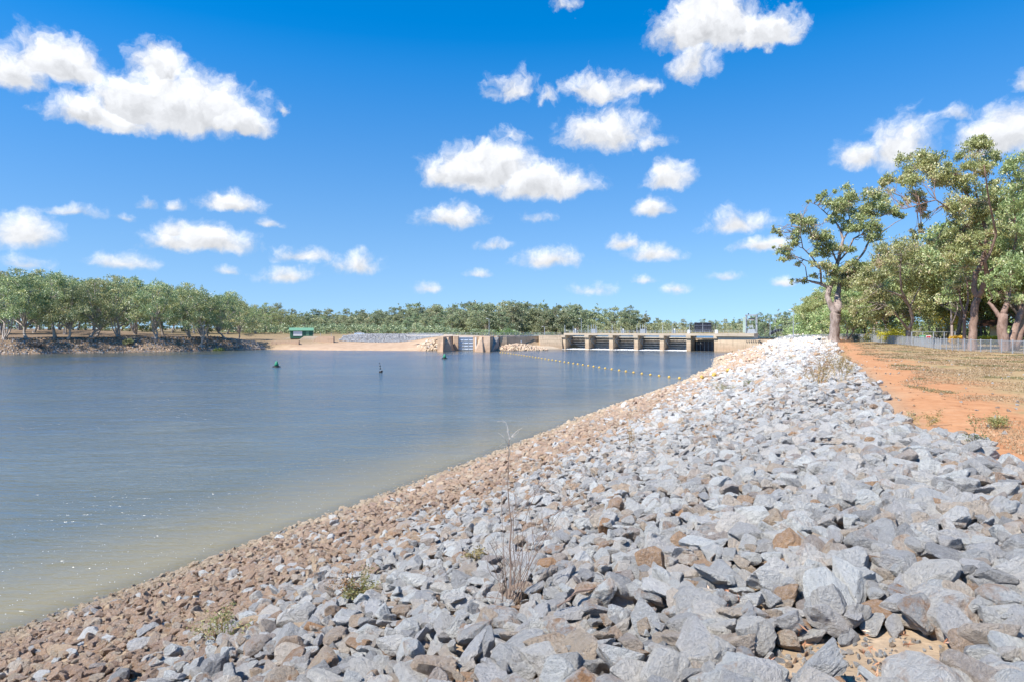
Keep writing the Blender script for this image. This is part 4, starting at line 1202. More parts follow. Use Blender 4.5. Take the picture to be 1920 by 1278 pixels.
for u in np.arange(1228, 1420, 13):
    far_tree(u + rng.uniform(-4, 4), rng.uniform(640, 760), np.interp(u, [1228, 1300, 1380, 1420], [598, 601, 597, 590]) + rng.uniform(-3, 4), k); k += 1
# right-hand belt running back from the weir
for u, d, tv_ in ((1425, 330, 585), (1440, 300, 588), (1462, 310, 580), (1475, 270, 582), (1498, 280, 578), (1515, 250, 570)):
    far_tree(u, d, tv_, k); k += 1

name_rows()
# left bank
left_spec = [  # u, depth, top v, prototype, words
    (8, 222, 520, 3, 'pale multi-stemmed gum leaning at the left edge of the bank'),
    (48, 226, 508, 0, 'tall green gum with a white tag on its trunk, left bank'),
    (103, 228, 512, 2, 'straight-trunked gum on the left bank, third from the edge'),
    (128, 230, 530, 0, 'dark leafy gum close beside the straight-trunked gum, left bank'),
    (170, 230, 522, 4, 'round-crowned gum left of the big clump of stems, left bank'),
    (222, 226, 516, 3, 'spreading gum with a big clump of pale stems at the bank edge'),
    (292, 232, 522, 1, 'forked gum with an open crown above the dark bank shrub'),
    (355, 236, 530, 3, 'pale stemmed gum clump right of the dark bank shrub'),
    (388, 240, 540, 5, 'slender gum at the right end of the left bank'),
    (420, 262, 552, 4, 'dark-trunked gum where the left bank meets the boat ramp'),
    (447, 278, 560, 0, 'low wide gum just before the ramp slope')]
for i, (u, d, tv_, kk, lab) in enumerate(left_spec):
    dd_ = np.arange(205, 300, .5); s_ = land((u - 960) / 1280 * dd_, dd_)[1]
    d = max(d, float(dd_[np.argmax(s_ > 8.2)])) + (i % 3) * 1.5              # on the top of the bank
    p = at(u, d); s = ((616 - tv_) / 1280 * d + EYE - p[2]) / 20
    plant_tree(LFT[kk], p, rng.uniform(0, 6.28), s, lab, 'gums along the left bank')
j = 0
for d, us in ((262, np.arange(-60, 420, 62)), (305, np.arange(-70, 480, 36)), (360, np.arange(-80, 470, 30)), (345, np.arange(425, 575, 17))):
    for u in us:
        uu = u + rng.uniform(-9, 9); dd = d + rng.uniform(-12, 12)
        p = at(uu, dd)
        tv_ = np.interp(uu, [0, 60, 150, 250, 330, 420, 480, 570], [505, 503, 513, 520, 530, 548, 562, 578]) + rng.uniform(-4, 16)
        s = ((616 - tv_) / 1280 * dd + EYE - p[2]) / 20
        w = 'behind the tagged gum' if uu < 80 else 'behind the straight-trunked gum' if uu < 190 else 'behind the big clump of stems' if uu < 270 else 'behind the forked open gum' if uu < 345 else 'behind the right end of the left bank'
        tt_ = plant_tree(LFT[(j * 5 + 2) % 6], p, rng.uniform(0, 6.28), s, 'gum', 'wood on the left ' + w); j += 1
        NAMES.append((uu, ('near row' if d == 262 else 'middle row' if d == 305 else 'back row' if d == 360 else 'row behind the ramp slope', w), tt_))

name_rows()
# scrub under the far trees: one mass of leaves nobody could count
def scrub(name, label, pts, n, hmax, seed, mat, lw, ll, per):
    r = np.random.default_rng(seed); P = np.array(pts, float)
    i = r.integers(0, len(P) - 1, n); f = r.uniform(size=n)[:, None]
    xy = P[i] * (1 - f) + P[i + 1] * f + r.normal(0, 5, (n, 2))
    z = land(xy[:, 0], xy[:, 1])[0]
    C = np.c_[xy, z + r.uniform(.1, 1, n) * hmax]
    tag(link(name, leaf_mesh(name, mat, C, r.uniform(.8, 1.7, n), per, lw, ll, seed, droop=.3)), label, 'scrub', kind='stuff')
def ud(u, d): return ((u - 960) / 1280 * d, d)
scrub('far_scrub', 'grey-green scrub under the far tree belt', [ud(400, 400), ud(560, 410), ud(700, 420), ud(850, 420), ud(960, 430), ud(1060, 470), ud(1150, 475), ud(1240, 480), ud(1240, 640), ud(1350, 640), ud(1440, 420)], 900, 8.0, 300, M_LEAF_F, .5, .8, 40)
scrub('belt_scrub', 'low scrub behind the shed and rock levee', [ud(425, 330), ud(540, 318), ud(660, 316), ud(760, 318), ud(860, 335), ud(1000, 350)], 520, 3.6, 303, M_LEAF_F, .4, .7, 40)
scrub('wood_scrub', 'scrub far back in the wood on the left bank', [ud(-120, 350), ud(0, 350), ud(150, 350), ud(300, 350), ud(440, 370)], 420, 6.0, 301, M_LEAF_L, .4, .7, 50)
scrub('park_scrub', 'dark scrub at the back of the park', [ud(1500, 210), ud(1560, 180), ud(1620, 150), ud(1700, 145), ud(1800, 130), ud(1930, 110), ud(2050, 100)], 380, 6.5, 302, M_LEAF_R, .28, .5, 90)
# shrubs
def bush_mesh(seed, rad, h, mat, n=10, per=60, lw=.1, ll=.2, droop=.0):
    r = np.random.default_rng(seed)
    C = np.c_[r.normal(0, .45, n) * rad, r.normal(0, .45, n) * rad, r.uniform(.25, .8, n) * h]
    return leaf_mesh('bush', mat, C, np.full(n, .42 * min(rad, h)) * r.uniform(.7, 1.3, n), per, lw, ll, seed, flat=.85, droop=droop)
def bush(name, label, loc, rad, h, mat, seed, group=None, **k):
    b = empty(name, loc); tag(b, label, 'shrub', group)
    link('foliage', bush_mesh(seed, rad, h, mat, **k), b)
    m = MB()
    for j in range(5):
        a = j * 1.26; m.tube([(0, 0, -.2), (math.cos(a) * rad * .25, math.sin(a) * rad * .25, h * .35), (math.cos(a) * rad * .45, math.sin(a) * rad * .45, h * .65)], [.05 * h, .035 * h, .015 * h], 4)
    m.build('stem', M_BARK_D, b)
for i, (u, d, rad, h, mat, lab) in enumerate((
        (318, 229, 3.0, 3.2, M_LEAF_L, 'dark shrub drooping over the left bank between gums'), (408, 250, 2.6, 2.0, M_SHRUB, 'yellow-green shrub at the right end of the left bank'),
        (72, 223, 1.8, 1.6, M_BARK_D, 'dark tangled root clump on the left bank'), (240, 236, 1.6, 2.2, M_LEAF_L, 'small shrub behind the clump of stems on the left bank'),
        (890, 330, 4.5, 3.5, M_SHRUB, 'olive shrub behind the lock gate'), (950, 325, 4.0, 4.4, M_SHRUB, 'bright green shrub behind the wing wall, left one'),
        (975, 335, 4.4, 3.6, M_SHRUB, 'green shrub behind the middle of the wing wall'), (998, 330, 4.0, 3.2, M_SHRUB, 'light green shrub behind the wing wall, right one'),
        (1033, 330, 3.6, 4.2, M_SHRUB, 'light green shrub left of the first weir pier'))):
    bush('shrub', lab, at(u, d), rad, h, mat, 900 + i, per=90, lw=.25, ll=.4)

# ---- hand-surveyed gums on the right
def survey_tree(name, label, d, limbs, blobs, seed, leafmat, bark, per, lw, ll, twig=.035, depth=1.0, cat='tree', group='tall gums on the right bank'):
    """limbs: polylines of (u, v, radius m); blobs: leaf clumps (u, v, radius px). Depth is spread round the trunk."""
    r = np.random.default_rng(seed)
    u0, v0, _ = limbs[0][0]
    base = px(u0, v0, d); base.z = gz(base.x, base.y)
    k = d / 1280
    def P(u, v, y): 
        q = px(u, v, d + y); 
        return Vector((q.x - base.x, q.y - base.y, q.z - base.z))
    wood = MB(); nodes = []
    ends = {}
    for li, limb in enumerate(limbs):
        yv = r.normal() * .5 if li else 0.0
        y = ends.get((limb[0][0], limb[0][1]), 0.0)
        dirn = r.choice([-1, 1]) * r.uniform(.15, .5)
        pts = []; rad = []
        for i, (u, v, w) in enumerate(limb):
            if i: y += dirn * math.hypot(u - limb[i - 1][0], v - limb[i - 1][1]) * k * (0 if li == 0 else 1)
            pts.append(P(u, v, y)); rad.append(w); ends.setdefault((u, v), y)
        if li == 0:
            pts[0].z = -.4
        fine = []; fr = []
        for i in range(len(pts) - 1):
            for q in range(3):
                t = q / 3; fine.append(pts[i].lerp(pts[i + 1], t) + Vector(r.normal(size=3)) * rad[i] * (.12 if q else 0)); fr.append((rad[i] * (1 - t) + rad[i + 1] * t) * r.uniform(.93, 1.09))
        fine.append(pts[-1]); fr.append(rad[-1])
        wood.tube(fine, fr, 10 if rad[0] > .2 else 6)
        nodes += [(p, q) for p, q in zip(fine, fr)]
    C = []; Rr = []
    NP = np.array([tuple(p) for p, _ in nodes])
    for (u, v, rp) in blobs:
        y = r.normal() * rp * k * 1.1 * depth
        c0 = P(u, v, 0)
        near = np.argmin(((NP - np.array(c0)) ** 2 * np.array([1, .2, 1])).sum(1))
        y += NP[near][1] * .6
        c = P(u, v, y)
        for q in range(3):
            cc = c + Vector(r.normal(size=3)) * rp * k * .55
            C.append(tuple(cc)); Rr.append(rp * k * r.uniform(.65, 1.05))
            a = Vector(NP[np.argmin(((NP - np.array(cc)) ** 2).sum(1) + np.maximum(0, NP[:, 2] - cc.z) * 3)])
            wood.tube(wiggle(a, cc, 4, .07, r), [twig * 1.6, twig * 1.3, twig, twig * .7, twig * .35], 4, cap=False)
            for _ in range(2): 
                e = cc + Vector(r.normal(size=3)) * rp * k * .6
                wood.tube([cc, (cc + e) / 2 + Vector(r.normal(size=3)) * .08, e], [twig * .5, twig * .35, twig * .15], 3, cap=False)
    t = empty(name, base); tag(t, label, cat, group)
    wood.build('trunk', bark, t, True)
    link('crown', leaf_mesh('crown', leafmat, C, Rr, per, lw, ll, seed), t)
    return t
def hz(pts, s=1 / 3.993, ou=1440, ov=340): return [(ou + p[0] * s, ov + p[1] * s, p[2]) for p in pts]
hero_limbs = [hz([(495, 1205, .95), (498, 1150, .74), (502, 1060, .66), (512, 985, .74)]),
    hz([(505, 1000, .58), (470, 930, .40), (443, 862, .38), (462, 800, .36), (500, 720, .30), (520, 610, .26), (548, 500, .22), (562, 440, .19), (545, 370, .16), (505, 300, .12), (440, 245, .08), (370, 180, .05), (300, 150, .03)]),
    hz([(515, 985, .60), (522, 930, .62), (520, 870, .42), (532, 800, .30), (560, 700, .20), (610, 640, .17), (655, 608, .17), (715, 535, .17), (755, 455, .15), (850, 385, .10), (950, 312, .06), (1030, 270, .03)]),
    hz([(462, 800, .26), (400, 770, .24), (345, 755, .18), (295, 745, .12)]),
    hz([(520, 610, .15), (600, 520, .14), (640, 430, .12), (700, 400, .10), (790, 290, .08), (850, 180, .05)]),
    hz([(562, 440, .12), (620, 340, .09), (600, 220, .06), (620, 120, .04)]),
    hz([(400, 770, .16), (392, 660, .13), (330, 570, .10), (260, 500, .08), (240, 380, .05), (250, 280, .03)]),
    hz([(392, 660, .10), (300, 600, .08), (200, 560, .06), (120, 545, .04)]),
    hz([(520, 610, .14), (480, 520, .12), (400, 480, .09), (330, 420, .06), (300, 330, .04)]),
    hz([(295, 745, .08), (280, 640, .06), (200, 560, .05)]),
    hz([(755, 455, .08), (840, 440, .06), (900, 430, .03)]), hz([(560, 700, .1), (640, 690, .08), (720, 700, .05)])]
hero_blobs = hz([(430, 85, 22), (500, 75, 14), (300, 150, 12), (370, 130, 22), (580, 110, 45), (650, 110, 50), (620, 190, 55), (560, 220, 50), (690, 200, 55), (750, 110, 40), (820, 100, 48), (880, 120, 40), (740, 230, 50), (600, 290, 45), (680, 300, 50), (740, 300, 45), (640, 360, 35),
    (800, 360, 40), (760, 410, 38), (800, 420, 30), (860, 200, 40), (910, 220, 40), (960, 230, 28), (1000, 260, 20), (480, 200, 38), (500, 270, 30), (450, 290, 22), (220, 285, 38), (280, 290, 38), (240, 340, 40), (320, 330, 42), (210, 400, 30), (300, 390, 40), (360, 420, 42), (420, 410, 40), (470, 450, 42), (420, 500, 40), (500, 490, 40), (360, 500, 34),
    (150, 500, 38), (190, 470, 34), (120, 545, 26), (100, 590, 18), (60, 370, 20), (40, 350, 12), (90, 400, 14), (45, 490, 8), (560, 520, 36), (600, 490, 30), (340, 715, 24), (250, 750, 20), (180, 755, 13), (230, 620, 18), (330, 620, 20),
    (470, 660, 42), (540, 650, 45), (610, 650, 48), (560, 720, 44), (640, 720, 46), (700, 690, 42), (500, 720, 38), (600, 770, 36), (430, 640, 28), (680, 640, 36), (740, 650, 28)])
hero_blobs = [(u, v, r_ * 1.15 / 3.993) for u, v, r_ in hero_blobs]
survey_tree('gum_tree', 'large leaning gum with a pale stout trunk beside the red track', 101, hero_limbs, hero_blobs, 41, M_LEAF_R, M_BARK, 150, .15, .38, .04)
t3_limbs = [[(1822, 662, .46), (1823, 640, .39), (1824, 610, .34), (1828, 575, .31), (1833, 560, .31)],
    [(1833, 560, .27), (1826, 537, .24), (1829, 515, .22), (1841, 492, .2), (1847, 470, .17), (1850, 440, .13), (1835, 390, .1), (1800, 350, .07), (1760, 330, .04)],
    [(1833, 560, .26), (1843, 540, .24), (1850, 515, .2), (1846, 490, .17), (1858, 470, .13), (1868, 440, .1), (1855, 380, .07), (1845, 310, .05)],
    [(1847, 470, .12), (1800, 405, .08), (1755, 375, .06), (1710, 388, .04), (1695, 392, .025)], [(1850, 515, .1), (1865, 500, .08), (1878, 490, .05)], [(1835, 390, .08), (1825, 330, .06), (1835, 275, .04)]]
t3_blobs = [(1722, 297, 18), (1745, 300, 16), (1740, 318, 20), (1703, 315, 15), (1690, 335, 9), (1668, 335, 9), (1660, 345, 7), (1715, 340, 17), (1755, 340, 18), (1723, 365, 11), (1728, 388, 9), (1700, 380, 7), (1845, 255, 7), (1840, 268, 12), (1825, 285, 20), (1852, 285, 17), (1868, 290, 10), (1810, 310, 19), (1795, 335, 19), (1840, 320, 16), (1820, 350, 20), (1770, 330, 13), (1803, 380, 18), (1787, 390, 14),
    (1835, 378, 20), (1855, 353, 18), (1815, 410, 20), (1840, 410, 20), (1795, 425, 15), (1865, 400, 19), (1803, 453, 16), (1825, 440, 17), (1768, 455, 14), (1745, 458, 9), (1722, 430, 7), (1720, 445, 7), (1880, 448, 18), (1865, 430, 18), (1785, 480, 15), (1810, 490, 13), (1765, 500, 13), (1870, 480, 15), (1795, 520, 10), (1740, 405, 6), (1790, 455, 14), (1850, 460, 14)]
survey_tree('gum_tree', 'tallest gum with a forked pinkish trunk behind the mesh fence', 64, t3_limbs, t3_blobs, 42, M_LEAF_R, M_BARK_R, 260, .10, .26, .025)
t4_limbs = [[(1884, 664, .46), (1882, 640, .40), (1879, 612, .42), (1881, 590, .34)], [(1879, 600, .2), (1862, 577, .16), (1853, 567, .13)], [(1881, 590, .26), (1890, 565, .2), (1893, 520, .14), (1905, 450, .1), (1900, 370, .06)],
    [(1890, 655, .36), (1901, 625, .3), (1912, 590, .24), (1925, 550, .18), (1935, 470, .12), (1930, 380, .08)], [(1905, 655, .22), (1915, 625, .19), (1935, 590, .15), (1960, 540, .1)]]
t4_blobs = [(1905, 300, 20), (1890, 318, 15), (1925, 320, 22), (1915, 345, 20), (1893, 370, 18), (1920, 385, 22), (1890, 420, 16), (1908, 420, 18), (1905, 455, 20), (1885, 482, 18), (1918, 490, 22), (1870, 520, 12), (1895, 530, 18), (1868, 548, 10), (1912, 560, 15), (1945, 350, 24), (1955, 420, 26), (1950, 490, 26), (1965, 550, 20), (1940, 300, 18), (1935, 440, 20), (1880, 395, 12)]
survey_tree('gum_tree', 'broad gum with a thick broken stump limb at the right edge', 60, t4_limbs, t4_blobs, 43, M_LEAF_R, M_BARK_R, 250, .10, .26, .025)
t2_limbs = [[(1702, 648, .36), (1704, 630, .3), (1703, 620, .3)], [(1703, 620, .22), (1712, 600, .2), (1706, 575, .18), (1690, 555, .15), (1672, 548, .1), (1652, 543, .06)], [(1706, 575, .14), (1690, 545, .12), (1688, 510, .09), (1690, 480, .05)], [(1703, 620, .18), (1692, 605, .15), (1680, 590, .12), (1665, 575, .07)], [(1706, 575, .1), (1725, 540, .08), (1740, 500, .05)]]
t2_blobs = [(1690, 475, 20), (1665, 470, 16), (1645, 485, 18), (1720, 478, 18), (1745, 485, 16), (1670, 500, 18), (1705, 500, 18), (1630, 510, 16), (1650, 520, 17), (1735, 510, 16), (1615, 535, 15), (1635, 545, 16), (1600, 560, 12), (1655, 560, 14), (1625, 570, 15), (1720, 530, 15), (1640, 590, 14), (1610, 590, 14), (1660, 585, 10), (1745, 530, 13), (1760, 500, 13)]
survey_tree('gum_tree', 'twin-stemmed gum rising from the yellow flower bed', 88, t2_limbs, t2_blobs, 44, M_LEAF_R, M_BARK, 210, .13, .32, .03)
t5_limbs = [[(1808, 660, .18), (1808, 620, .16), (1809, 590, .15)], [(1809, 590, .11), (1802, 570, .09), (1798, 545, .06)], [(1809, 590, .11), (1815, 565, .09), (1814, 530, .06)]]
survey_tree('gum_tree', 'slim pale sapling gum just left of the tallest gum', 66, t5_limbs, [(1797, 540, 10), (1815, 525, 11), (1785, 550, 9), (1805, 510, 11), (1775, 535, 10), (1825, 545, 8)], 45, M_LEAF_R, M_BARK_R, 90, .08, .22, .02)
t6_limbs = [[(1784, 650, .2), (1785, 625, .17), (1784, 610, .16)], [(1784, 610, .12), (1784, 585, .1), (1783, 560, .07)], [(1784, 610, .1), (1792, 590, .08), (1796, 578, .05)]]
survey_tree('gum_tree', 'small forked gum standing behind the signs', 82, t6_limbs, [(1783, 550, 12), (1797, 570, 9), (1770, 560, 11), (1790, 535, 12), (1775, 540, 10)], 46, M_LEAF_R, M_BARK, 90, .1, .26, .02)
for i, (u, d, tv_, kk, lab) in enumerate((
        (1588, 118, 535, 2, 'low olive tree right behind the leaning gum'), (1628, 122, 520, 0, 'rounded olive tree behind the gate in the fence'), (1665, 118, 500, 1, 'olive tree left of the twin-stemmed gum'),
        (1735, 112, 462, 0, 'dense dark-trunked tree behind the green sign'), (1772, 104, 470, 2, 'dense tree behind the small forked gum'), (1755, 132, 455, 1, 'high-crowned tree at the back of the park'),
        (1640, 140, 478, 3, 'tall tree behind the olive trees'), (1700, 138, 462, 0, 'wide tree behind the twin-stemmed gum'), (1540, 168, 545, 3, 'tree just left of the leaning trunk'), (1520, 185, 555, 0, 'tree behind the tall lamp post'),
        (1560, 190, 530, 1, 'tree behind the leaning trunk, farther off'), (1835, 100, 470, 1, 'tree behind the picnic shelter, left'), (1880, 96, 440, 0, 'tree behind the picnic shelter, right'), (1925, 90, 350, 2, 'tree at the far right edge behind the fence'), (1990, 78, 330, 1, 'first park tree beyond the right edge'), (2060, 84, 360, 0, 'second park tree beyond the right edge'), (2150, 80, 330, 3, 'third park tree beyond the right edge'), (2260, 74, 320, 2, 'fourth park tree beyond the right edge'), (1895, 84, 350, 0, 'high tree behind the broad broken-limbed gum'), (1790, 92, 415, 1, 'tree filling the gap left of the tallest gum'), (1800, 120, 450, 3, 'tall tree in the middle of the park'), (1600, 165, 500, 1, 'tree far behind the gate in the fence'))):
    p = at(u, d); s = ((616 - tv_) / 1280 * d + EYE - p[2]) / 15
    plant_tree(RGT[kk], p, i * 1.3, s, lab, 'park trees on the right', 'park_tree')

# stones, bark and driftwood littering the left bank
n = 5200; r = np.random.default_rng(77); LL = np.array(LEFT[:7], float)
i = r.integers(0, len(LL) - 1, n); f = r.uniform(size=n)[:, None]; q = LL[i] * (1 - f) + LL[i + 1] * f
dv = LL[i + 1] - LL[i]; nv = np.c_[dv[:, 1], -dv[:, 0]]; nv /= np.linalg.norm(nv, axis=1)[:, None]
sd = np.where(r.uniform(size=n) < .35, r.uniform(-.3, 1.0, n), r.uniform(0, 9.5, n))
xy = q - nv * sd[:, None]
ins_ = inside(xy[:, 0], xy[:, 1], RIVER); xy[ins_] = (q + nv * sd[:, None])[ins_]
z = land(xy[:, 0], xy[:, 1])[0]; sz = r.uniform(.12, .36, n)
rub = empty('bank_rubble', (-140, 228, 0)); tag(rub, 'grey stones and bark rubble strewn down the shaded left bank', 'rubble', kind='stuff')
tag(scatter('rubble_stones', np.c_[xy, z + sz * .2] - np.array(rub.location), r.uniform(0, 6, (n, 3)), np.c_[sz, sz * r.uniform(.5, 1.6, n), sz * .7], r.choice(list(range(56, 70)) + list(range(14, 28)), n), rub), kind='stuff')
def ray_ground(u, v):
    d = np.arange(2.5, 140, .05); X = (u - 960) / 1280 * d; Z = EYE - (v - 616) / 1280 * d
    z = land(X, d)[0]; i = int(np.argmax(Z <= z + np.where(d < 30, .18, .3)))
    return Vector((X[i], d[i], z[i]))
# ------------------------------------------------------------------ fence along the park
WIRE = {}
def mesh_panel(L, h=1.0):
    key = round(L, 2)
    if key not in WIRE:
        m = MB(); n = int(L / .05)
        for i in range(1, n): m.bar((L * i / n, 0, .05), (L * i / n, 0, h - .03), 0.0055)
        k = int(h / .05)
        for j in range(1, k): m.bar((0, 0, .03 + (h - .06) * j / k), (L, 0, .03 + (h - .06) * j / k), 0.0055)
        WIRE[key] = m.mesh('wire_mesh', M_GALV)
    return WIRE[key]
POSTM = MB().box((0, 0, .52), (.06, .06, 1.14)).mesh('post', M_GALV)
def fence(label, pts, pitch, h=1.0, rail=True):
    pts = [Vector((p[0], p[1], gz(*p))) for p in pts]
    f = empty('mesh_fence', pts[0]); tag(f, label, 'fence')
    for a, b in zip(pts[:-1], pts[1:]):
        n = max(1, round((b - a).length / pitch)); L = (b - a).length / n
        ang = math.atan2(b.y - a.y, b.x - a.x)
        pm = mesh_panel(L, h); rm = None
        for j in range(n):
            p = a + (b - a) * (j / n) - pts[0]
            link('post', POSTM, f, p, ang)
            q = link('mesh_panel', pm, f, p, ang)
            link('rail', (rm := rm or MB().bar((0, 0, h), (L, 0, h), .045).mesh('rail', M_GALV)), f, p, ang)
    link('post', POSTM, f, pts[-1] - pts[0], 0)
    return f
fence('low galvanised mesh fence in front of the tallest gums', [(36, 24), (37.3, 36), (38.5, 46), (40, 53.3), (40, 59.5), (41.2, 65.6), (46.8, 79.5)], 1.25)
fence('galvanised mesh fence in front of the yellow flower bed', [(46.8, 79.8), (52, 96), (61, 121)], 2.4)
fence('far mesh fence behind the leaning gum and lamp post', [(61.4, 123), (66.5, 160), (70, 178), (75, 198)], 2.6)
fence('mesh fence leading from the abutment towards the black gate', [(75.3, 198.5), (82, 215), (87, 228)], 2.6)
def gate_frame(name, label, a, b, h, panels, d_rail=True):
    A = Vector((*a, gz(*a))); B = Vector((*b, gz(*b))); g = empty(name, A); tag(g, label, 'gate')
    D = B - A
    for j in range(panels + 1): MB().box(D * (j / panels) + Vector((0, 0, h / 2)), (.09, .09, h)).build('post', M_GALV, g)
    MB().bar(Vector((0, 0, h)), D + Vector((0, 0, h)), .07).build('top_rail', M_GALV, g)
    MB().bar(Vector((0, 0, .12)), D + Vector((0, 0, .12)), .05).build('bottom_rail', M_GALV, g)
    return g
gate_frame('frame_gate', 'tall pipe frame carrying the green and red signs', (48.6, 83), (54.5, 84), 1.55, 4)
gate_frame('frame_gate', 'tall steel gate frame in the fence near the leaning gum', (60.6, 118.5), (64.6, 121), 1.75, 2)
def sign(label, u, v, d, w, h, mat, marks, mm):
    p = px(u, v, d); s = empty('sign', p); tag(s, label, 'sign')
    b = MB().box((0, 0, 0), (w, .03, h)).build('panel', mat, s)
    for (x, z, ww, hh) in marks: MB().box((x * w, -.019, z * h), (ww * w, .006, hh * h)).build('printed_line', mm, b)
sign('green sign with white lines hung on the pipe frame', 1729, 632.4, 82.6, .70, .46, mat_plain('sign_green', (.03, .30, .13), .5), [(0, .25, .7, .1), (0, .02, .5, .08), (0, -.22, .6, .08)], M_WHITE)
sign('white and red sign hung beside the green sign', 1741, 632.4, 82.6, .62, .46, M_WHITE, [(0, .1, .8, .45), (-.1, -.25, .6, .15)], mat_plain('sign_red', (.60, .06, .07), .5))

# garden beds
gb = [(1620, 636, 110, 1.9, 1.0, M_PINKLEAF, 'rounded pinkish shrub at the left end of the flower bed'), (1637, 637, 106, 1.5, 1.1, M_YELLOW, 'small yellow bush next to the pinkish shrub'), (1650, 637, 103, 2.6, 1.7, M_GREYLEAF, 'silver-grey bush in the flower bed'),
      (1642, 630, 114, 3.0, 2.2, M_YELLOW, 'long yellow flowering bush behind the silver-grey bush'), (1672, 630, 112, 3.0, 1.8, M_YELLOW, 'yellow-green bush behind the twin-stemmed gum'), (1668, 641, 97, 1.7, 1.5, M_YELLOW, 'bright yellow bush left of the twin stems'), (1681, 643, 92, 1.5, 1.6, M_YELLOW, 'deep yellow bush touching the twin-stemmed gum'),
      (1700, 640, 98, 1.6, 1.1, M_SHRUB, 'green bush behind the twin-stemmed gum'), (1715, 628, 104, 2.6, 3.4, M_SHRUB, 'feathery light green shrub left of the signs'), (1790, 625, 96, 2.4, 4.6, M_YELLOW, 'tall yellow wattle bush behind the small forked gum'), (1850, 625, 92, 2.6, 4.6, M_SHRUB, 'bright green shrub left of the shelter'), (1762, 620, 95, 3.0, 3.6, M_LEAF_L, 'dark green shrub behind the signs')]
for i, (u, v, d, rad, h, mat, lab) in enumerate(gb):
    bush('garden_bush', lab, at(u, d), rad, h, mat, 950 + i, 'garden bushes', n=14, per=150, lw=.09, ll=.14)
for (u0, u1, d, lab) in ((1783, 1806, 72, 'clipped yellow hedge left of the tallest gum'), (1829, 1876, 72, 'clipped yellow hedge right of the tallest gum')):
    a = Vector(at(u0, d)); b = Vector(at(u1, d)); hg = empty('yellow_hedge', (a + b) / 2); tag(hg, lab, 'hedge')
    C = [tuple((a - b) * (j / 24 - .5) + Vector((0, rng.normal() * .1, .95))) for j in range(25)] + [tuple((a - b) * (j / 24 - .5) + Vector((0, 0, .6))) for j in range(25)]
    link('foliage', leaf_mesh('hedge', M_YELLOW, C, np.full(50, .22), 110, .06, .09, 77, flat=.9, droop=0), hg)
    m = MB()
    for j in range(8): m.tube([(a - b) * (j / 7 - .5) + Vector((0, 0, -.1)), (a - b) * (j / 7 - .5) + Vector((.05, 0, .8))], [.03, .015], 4)
    m.build('stem', M_BARK_D, hg)
# picnic shelter
sp = Vector(at(1860, 88)); sl = empty('picnic_shelter', sp, R(-12)); tag(sl, 'open picnic shelter with a brown roof among the park trees', 'shelter')
M_BRN = mat_plain('brown_roof', (.13, .065, .045), .5); M_CREAM = mat_plain('cream_wall', (.68, .55, .33), .7)
for x in (-1.8, 1.8):
    for y in (-1.3, 1.3): MB().box((x, y, 1.15), (.14, .14, 2.3)).build('post', M_NAVY, sl)
MB().add([(-2.4, -1.8, 2.3), (2.4, -1.8, 2.3), (2.4, 1.8, 2.3), (-2.4, 1.8, 2.3), (-1.0, 0, 3.1), (1.0, 0, 3.1)], [(0, 3, 2, 1), (0, 1, 5, 4), (1, 2, 5), (2, 3, 4, 5), (3, 0, 4)]).build('roof', M_BRN, sl)
MB().box((.9, .9, 1.1), (1.5, .12, 2.2)).build('wall', M_CREAM, sl)
MB().box((-.4, -.2, .75), (1.6, .7, .06)).build('table_top', M_BARK_D, sl)
MB().box((-.4, -.2, .37), (.3, .3, .74)).build('table_leg', M_NAVY, sl)
ann = Vector(at(1842, 92)); an = empty('white_canopy', ann); tag(an, 'small white canopy roof left of the picnic shelter', 'canopy')
MB().add([(-1.2, -.9, 2.2), (1.2, -.9, 2.2), (1.2, .9, 2.2), (-1.2, .9, 2.2), (0, 0, 2.75)], [(0, 3, 2, 1), (0, 1, 4), (1, 2, 4), (2, 3, 4), (3, 0, 4)]).build('roof', M_WHITE, an)
for x in (-1.1, 1.1): MB().box((x, 0, 1.1), (.08, .08, 2.2)).build('post', M_GALV, an)

# ------------------------------------------------------------------ buoys
M_YB = mat_plain('yellow_plastic', (.66, .42, .08), .45, 0, .12, 5); M_GB = mat_plain('green_plastic', (.03, .22, .12), .4, 0, .1); M_BLK = mat_plain('black_plastic', (.015, .015, .018), .5)
M_ROPE = mat_plain('wet_rope', (.22, .18, .12), .9)
def yfloat_mesh():
    prof = [(.03, -.26), (.14, -.24), (.23, -.15), (.27, 0), (.23, .15), (.14, .24), (.05, .27), (.05, .31), (.02, .32)]
    return MB().lathe(prof, n=18).mesh('float_body', M_YB, True)
YF = yfloat_mesh(); YC = MB().lathe([(.275, -.03), (.285, 0), (.275, .03)], n=18).mesh('seam', M_ROPE, True)
line_px = [(925, 659.0), (960, 663.5), (1000, 669.5), (1050, 677.5), (1100, 685.5), (1150, 693), (1200, 700.5), (1250, 707), (1275, 709.5), (1295, 711.5)]
lu = np.array([p[0] for p in line_px]); lv = np.array([p[1] for p in line_px])
us = [1295, 1274, 1254.5, 1236, 1219.5, 1203.5, 1188, 1173.5, 1161, 1147, 1135, 1123.5, 1113, 1103, 1093, 1083.5, 1075, 1066, 1058.5, 1050, 1042.5, 1035.5, 1029, 1022.5, 1016, 1010, 1004.5, 999, 993.5, 988, 983, 978, 973, 968, 963, 958, 953, 948, 943, 938]
ORD = 'first second third fourth fifth sixth seventh eighth ninth tenth eleventh twelfth thirteenth fourteenth fifteenth sixteenth seventeenth eighteenth nineteenth twentieth'.split()
ORD += ['twenty-' + o for o in ORD[:9]] + ['thirtieth'] + ['thirty-' + o for o in ORD[:9]] + ['fortieth']
rope = []
